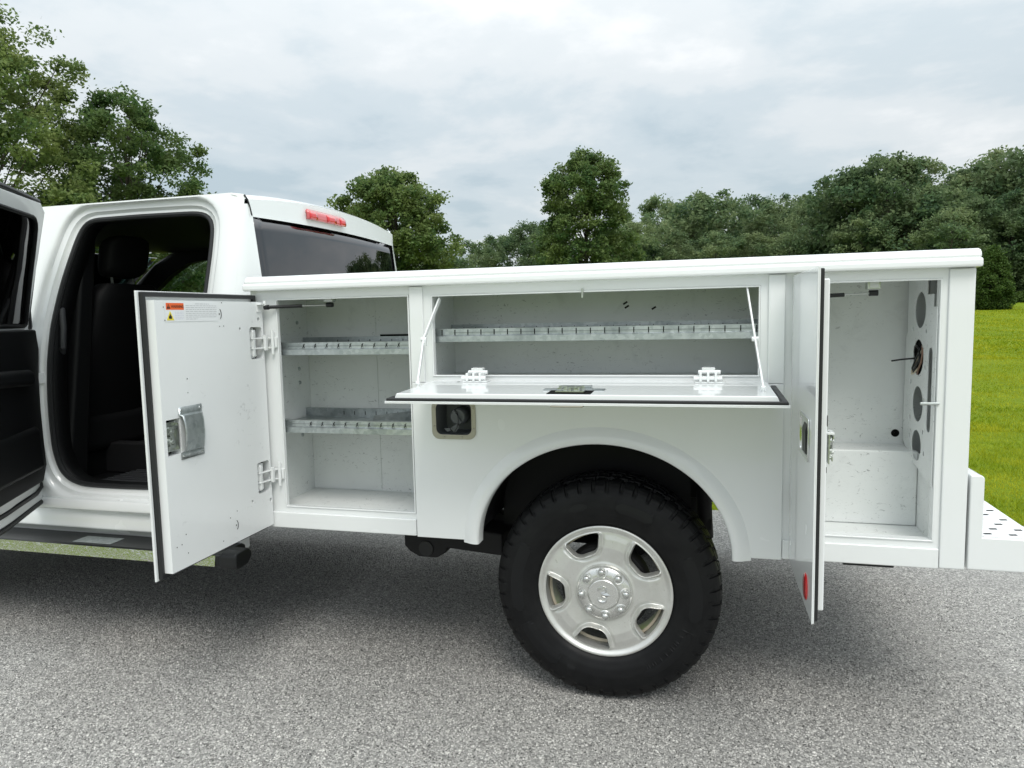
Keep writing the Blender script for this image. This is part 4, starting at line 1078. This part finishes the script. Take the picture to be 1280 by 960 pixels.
# ---- crew door, swung out about the B-pillar
hx, hy = -2.585, .115
dm = Matrix.Translation((hx, hy, 0)) @ Matrix.Rotation(R(-60), 4, 'Z')
def dloc(x, y, z): return tuple(dm @ Vector((x, y, z)))
def dy(z): return sideY(z)-hy
dl = [(0.02,.66),(.06,.625),(.86,.63),(.90,.80),(.905,1.40),(.90,1.88),(.86,1.94),(.20,1.95),(.135,1.92),(.105,1.74),(.085,1.42),(.02,1.36)]
wn = [(.115,1.43),(.145,1.60),(.170,1.74),(.195,1.845),(.23,1.885),(.80,1.882),(.845,1.85),(.85,1.43)]
cd = plate('crew_door', 'white_paint', truck, zsub(dl, 5), [zsub(wn, 5)], lambda a, b, t: dloc(a, dy(b)+t, b), .034, bevel=.005)
tl = [(.062,.80),(.12,.735),(.85,.73),(.88,.80),(.885,1.415),(.11,1.415),(.062,1.33)]
plate('door_trim', 'cab_trim', cd, zsub(tl, 4), [], lambda a, b, t: dloc(a, dy(b)+.0345+t, b), .04, bevel=.014)
MB().add([dloc(x, dy(z)+y, z) for x, y, z in ((.15,.074,.80),(.80,.074,.80),(.80,.074,1.0),(.15,.074,1.0),(.17,.105,.81),(.78,.105,.81),(.78,.10,.98),(.17,.10,.98))], [(0,3,2,1),(4,5,6,7),(0,1,5,4),(1,2,6,5),(2,3,7,6),(3,0,4,7)]).build('door_pocket', 'cab_trim', cd, bevel=.02)
MB().add([dloc(x, dy(1.2)+y, z) for x, y, z in ((.20,.074,1.17),(.80,.074,1.20),(.80,.074,1.27),(.20,.074,1.25),(.22,.12,1.18),(.78,.12,1.21),(.78,.115,1.26),(.22,.115,1.24))], [(0,3,2,1),(4,5,6,7),(0,1,5,4),(1,2,6,5),(2,3,7,6),(3,0,4,7)]).build('armrest', 'cab_trim', cd, bevel=.02)
plate('crew_window', 'privacy_glass', cd, zsub([(x, z) for x, z in wn], 2), [], lambda a, b, t: dloc(a, dy(b)+.022+t, b), .004)
# black inner window surround and outer weatherstrip
wi = smooth(resample(wn, 80), 1)
MB().tube([dloc(x, dy(z)+.034, z) for x, z in wi+[wi[0]]], .009, 8, cap=False).build('window_surround', 'cab_trim', cd)
ws_ = [(.03,1.42),(.075,1.50),(.112,1.74),(.142,1.92),(.20,1.957),(.55,1.960),(.86,1.950),(.905,1.89),(.91,1.40)]
MB().tube([dloc(x, dy(z)+.020, z) for x, z in ws_], .011, 8).build('weatherstrip', 'seal_rubber', cd)
wb = [(.012,1.30),(.0,1.0),(.004,.74),(.05,.635),(.45,.618),(.87,.622)]
MB().tube([dloc(x, dy(z)+.034, z) for x, z in wb], .011, 8).build('weatherstrip', 'seal_rubber', cd)
MB().tube([dloc(x, dy(z)+.035, z) for x, z in ((.035,.78),(.055,.70),(.12,.682),(.45,.676),(.87,.68))], .011, 8).build('weatherstrip', 'seal_rubber', cd)
for z in (.86, 1.22):
    MB().box(-2.625, -2.575, .075, .125, z-.04, z+.04).tube([(-2.585,.085,z-.045),(-2.585,.085,z+.045)], .012, 10).build('door_hinge', 'white_paint', cd, bevel=.004)
MB().box(-2.556, -2.542, .070, .098, 1.17, 1.22).build('striker', 'white_paint', cab, bevel=.003)

# ---- running board
rbd = MB().prism([(-.052,.478),(-.052,.440),(-.040,.430),(.10,.44),(.12,.455),(.12,.475),(.10,.486),(-.045,.486)], 'X', -3.45, -1.555).build('running_board', 'black_plastic', truck, bevel=.006)
MB().prism([(-.060,.4375),(-.0525,.4375),(-.0525,.481)], 'X', -3.44, -1.575).build('chrome_strip', 'chrome_trim', rbd)
MB().prism([(-.060,.486),(-.062,.436),(-.045,.424),(.02,.43),(.05,.455),(.05,.480),(.03,.494),(-.045,.494)], 'X', -1.5545, -1.472).build('end_cap', 'black_plastic', rbd, bevel=.02)
MB().box(-2.32, -2.12, -.030, .05, .4862, .488).build('step_pad', 'galvanised', rbd, bevel=.0005)
for x in (-3.2,-2.35,-1.75): MB().box(x, x+.06, .121, .52, .50, .56).build('board_bracket', 'black_frame', rbd, bevel=.006)

# ---- front end (ahead of the frame): fenders, bonnet, grille
hd = MB()
def hood(u, v):
    y = lerp(.06, 2*CY-.06, v); t = abs(v-.5)*2; x = lerp(-3.95, -4.86, u)
    return (x+.10*t*t*u, y, 1.335-.09*u-.06*t**4-.10*max(0, u-.9)/.1)
cab_f = hd.grid(hood, 14, 16).build('bonnet', 'white_paint', truck, angle=60, solid=.01)
farch = [(FWX+.46*math.cos(math.pi*k/20), .58+.40*math.sin(math.pi*k/20)) for k in range(21)]
fo = [(-4.86,.60),(FWX-.46,.58)]+farch[::-1][1:-1]+[(FWX+.46,.58),(-3.10,.58),(-3.10,.60),(-3.332,.60),(-3.332,.9),(-3.94,1.0),(-3.94,1.28),(-4.84,1.19)]
fo = [(-4.86,.60),(FWX-.46,.58)]+farch[::-1][1:-1]+[(FWX+.46,.60),(FWX+.46,.62),(-3.74,1.02),(-3.94,1.30),(-4.84,1.18)]
for y in (.062, 2*CY-.092): plate('fender', 'white_paint', cab_f, [(-4.86,.60),(FWX-.46,.58)]+farch[::-1][1:12]+[(-3.80,.985),(-3.935,1.30),(-4.84,1.18)], [], XZ(y), .03, bevel=.008)
MB().box(-4.93, -4.84, .14, 2*CY-.14, .70, 1.16).build('grille', 'black_plastic', cab_f, bevel=.03)
MB().box(-5.0, -4.86, .05, 2*CY-.05, .50, .69).build('front_bumper', 'chrome', cab_f, bevel=.03)
MB().box(-4.80, -4.0, .35, 2*CY-.35, .55, 1.15).build('engine_block', 'black_frame', cab_f)

# ================================================================== trees
def leaf_mesh(name, C_, rad, per, size, rs, flat=.75):
    n = len(C_)*per; c = np.repeat(C_, per, 0); rr_ = np.repeat(rad, per)
    d = rs.normal(size=(n, 3)); d /= np.linalg.norm(d, axis=1, keepdims=True); d *= (rs.random(n)**.45*np.where(rs.random(n) < .12, 1.45, 1.0))[:, None]
    p = c+d*rr_[:, None]*np.array([1, 1, flat])
    nrm = rs.normal(size=(n, 3)); nrm[:, 2] = np.abs(nrm[:, 2])+.35; nrm /= np.linalg.norm(nrm, axis=1, keepdims=True)
    a = np.cross(nrm, rs.normal(size=(n, 3))); a /= np.linalg.norm(a, axis=1, keepdims=True); b = np.cross(nrm, a)
    s_ = size*rs.uniform(.6, 1.25, n)[:, None]
    Q = np.stack([p-a*s_*.62, p+b*s_*.34, p+a*s_*.62, p-b*s_*.34], 1).reshape(-1, 3)
    me = bpy.data.meshes.new(name); me.vertices.add(n*4); me.vertices.foreach_set('co', Q.ravel())
    me.loops.add(n*4); me.loops.foreach_set('vertex_index', np.arange(n*4)); me.polygons.add(n); me.polygons.foreach_set('loop_start', np.arange(0, n*4, 4)); me.update(); me.validate()
    return me
def crown_pts(rs, H, Rd, zb, n, prof, lob=.25, inner=.35):
    out = []; ph = rs.random(6)*6.28
    while len(out) < n:
        t = rs.random(); a = rs.random()*6.283
        r = np.interp(t, *prof)*Rd*(1+lob*(.5*math.sin(3*a+ph[0]+4*t)+.35*math.sin(5*a+ph[1]-7*t)+.35*math.sin(2*a+ph[2]+9*t)))
        if rs.random()*1.0 > .25+.75*np.interp(t, *prof): continue
        q = (inner+(1-inner)*rs.random()**.6) if rs.random() < .8 else rs.random()**.5
        out.append((r*q*math.cos(a), r*q*math.sin(a), zb+(H-zb)*t))
    return np.array(out)
DEC = ([0,.12,.35,.6,.8,.93,1],[.35,.72,.98,.95,.74,.45,.12])
OAK = ([0,.1,.3,.55,.78,.92,1],[.55,.85,1,.95,.78,.5,.15])
CONE = ([0,.08,.3,.6,.85,1],[.75,1,.98,.72,.36,.04])
def make_tree(name, seed, H, Rd, zb, n, per, size, leafm, prof=DEC, clr=(.30,.62), lob=.25, tr_r=.16, parent_loc=(0,0,0), flat=.7, branches=46):
    rs = np.random.default_rng(seed); rt_ = empty(name, parent_loc)
    C_ = crown_pts(rs, H, Rd, zb, n, prof, lob); rad = rs.uniform(clr[0], clr[1], n)
    me = leaf_mesh('crown', C_, rad, per, size, rs, flat); me.materials.append(M[leafm])
    o = bpy.data.objects.new('crown', me); COL.objects.link(o); o.parent = rt_
    tb = MB(); lean = rs.normal(0, .15, 2)
    tp = [(lean[0]*k/6*.6, lean[1]*k/6*.6, H*.86*k/6-.15) for k in range(7)]; tb.tube(tp, [tr_r*(1-.85*k/6)+.012 for k in range(7)], 8)
    for i in range(min(branches, n)):
        c = C_[i]; z0 = max(.8, c[2]*rs.uniform(.45, .72)); f_ = z0/(H*.86)
        b0 = Vector((lean[0]*.6*f_, lean[1]*.6*f_, z0)); e = Vector(c); mid = b0.lerp(e, .5)+Vector((0, 0, -.06*(e-b0).length)); 
        tb.tube([b0, mid, e], [tr_r*.38*(1-.6*f_), tr_r*.22*(1-.6*f_), .012], 5, cap=False)
    me2 = bpy.data.meshes.new('trunk'); me2.from_pydata(tb.v, [], tb.f); me2.update()
    link('trunk', me2, 'bark', None, angle=60).parent = rt_
    rt_.empty_display_size = 1
    return rt_
DIRS = lambda px: (-.28061128+(px-620)*.0010879, .96540937+(px-620)*.000290)
def spot(px, depth):
    d = DIRS(px); x, y = CAM.x+d[0]*depth, CAM.y+d[1]*depth; return (x, y, lawn_z(y)-.05)
def top_z(px, py, depth): return CAM.z+((393.9-.0218*(px-620))-py)/888*depth
def tree_at(name, label, px, top_y, depth, Rd, zb, seed, n, per, size, leafm, cat='tree', group=None, **kw):
    l = spot(px, depth); H = top_z(px, top_y, depth)-l[2]-.25
    t = make_tree(name, seed, H, Rd, zb, n, per, size, leafm, parent_loc=l, **kw)
    tag(t, label, cat, group); return t
tree_at('oak_tree', 'tall spreading deciduous tree rising above the open crew door', -18, 10, 24, 4.15, 1.4, 11, 560, 150, .125, 'leaf_green', prof=OAK, clr=(.28,.60), lob=.35, tr_r=.22)
tree_at('oak_tree', 'broad lower deciduous tree just behind the cab roof beside the taller tree', 172, 122, 27, 3.15, 1.3, 12, 390, 150, .125, 'leaf_green', prof=OAK, clr=(.28,.58), lob=.4, tr_r=.18)
tree_at('round_tree', 'rounded lone green tree seen just past the rear brake light of the cab', 497, 214, 38, 3.15, 1.0, 13, 400, 120, .17, 'leaf_green', clr=(.34,.66), lob=.22, prof=OAK)
tree_at('oval_tree', 'tall oval lone tree standing ahead of the far wood behind the service body', 733, 192, 45, 3.1, .9, 14, 420, 120, .18, 'leaf_green', clr=(.36,.70), lob=.16, prof=OAK)
tree_at('cedar_bush', 'dense cone shaped evergreen bush on the lawn beside the rear post', 1240, 303, 34, .95, .05, 15, 210, 110, .085, 'leaf_cedar', cat='bush', prof=CONE, clr=(.13,.26), lob=.1, tr_r=.06, flat=1.2)
# wood: variants shared by copies
wood_proto = []
for i, (H, Rd, sd_) in enumerate(((12, 4.2, 21), (11, 4.6, 22), (13, 3.8, 23), (9, 4.4, 24))):
    wood_proto.append((make_tree('wood_tree', sd_, H, Rd, .4, 170, 85, .27, 'leaf_wood', prof=OAK, clr=(.55,1.0), lob=.3, tr_r=.16, branches=24), H))
wd = []
rr = random.Random(12)
# (px, top_y, depth)
far_row = [(552,312,70),(588,302,74),(612,296,70),(640,288,78),(662,278,72),(690,282,66),(775,262,66),(800,272,60),(822,247,88),(848,256,80),(868,243,70),(892,239,66),(918,252,74),(944,247,84),(966,257,64),(990,243,78),(1015,248,68),(1036,238,74)]
mid_row = [(1052,228,58),(1078,200,56),(1104,196,54),(1128,206,60),(1152,203,56),(1176,226,50),(1198,213,62),(1220,206,54),(1242,190,56),(1266,188,52),(1292,186,55),(1320,190,53),(1350,196,56),(1390,200,56),(1185,262,45),(1215,250,47),(1262,240,46),(1300,236,46),(1130,262,52),(1085,262,52),(1035,276,58),(985,290,58),(940,292,58),(895,290,58),(850,290,60),(810,300,60)]
low_row = [(232,300,52),(205,318,46),(262,322,60),(140,300,50),(60,300,48),(-40,290,44),(300,330,64),(345,330,66),(390,328,68),(430,322,64),(470,318,66),(520,318,62),(570,322,56)]
fill_row = [(1230,330,62),(1262,322,60),(1290,318,60),(1322,310,60),(1198,318,60)]
rows_ = [(far_row, 'green tree in the lower farther stretch of wood past the oval tree', 'trees of the farther wood'), (mid_row+fill_row, 'tall leafy tree in the high dense wood behind the rear compartment', 'trees of the tall wood'), (low_row, 'low green tree in the distant line behind the cab and the lone round tree', 'trees behind the cab')]
row_of = [(l_, g_) for r_, l_, g_ in rows_ for _ in r_]
for k, (px_, ty, dp) in enumerate(far_row+mid_row+fill_row+low_row):
    src, H0 = wood_proto[k % 4]; l = spot(px_, dp); h = top_z(px_, ty, dp)-l[2]
    wd.append((src, H0, l, h, k))
used = set()
for src, H0, l, h, k in wd:
    if id(src) in used:
        t = src.copy(); COL.objects.link(t)
        for c_ in src.children:
            d = c_.copy(); COL.objects.link(d); d.parent = t
    else: t = src; used.add(id(src))
    s_ = h/(H0+.35); t.location = l; wdt = max(s_, .62)*rr.uniform(.88, 1.12); t.scale = (wdt, wdt, s_); t.rotation_euler = (0, 0, rr.uniform(0, 6.28))
    tag(t, row_of[k][0], 'tree', row_of[k][1])
# low shrubs along the foot of the wood, right of the cedar
for k, (px_, ty, dp, Rd) in enumerate(((1272,362,44,1.3),(1300,358,44,1.5),(1216,364,46,1.4))):
    tree_at('shrub', 'low pale green shrub at the foot of the wood behind the cone bush', px_, ty, dp, Rd, .02, 40+k, 60, 60, .12, 'leaf_cedar', cat='shrub', group='shrubs at the foot of the wood', prof=OAK, clr=(.2,.4), tr_r=.04, branches=8)
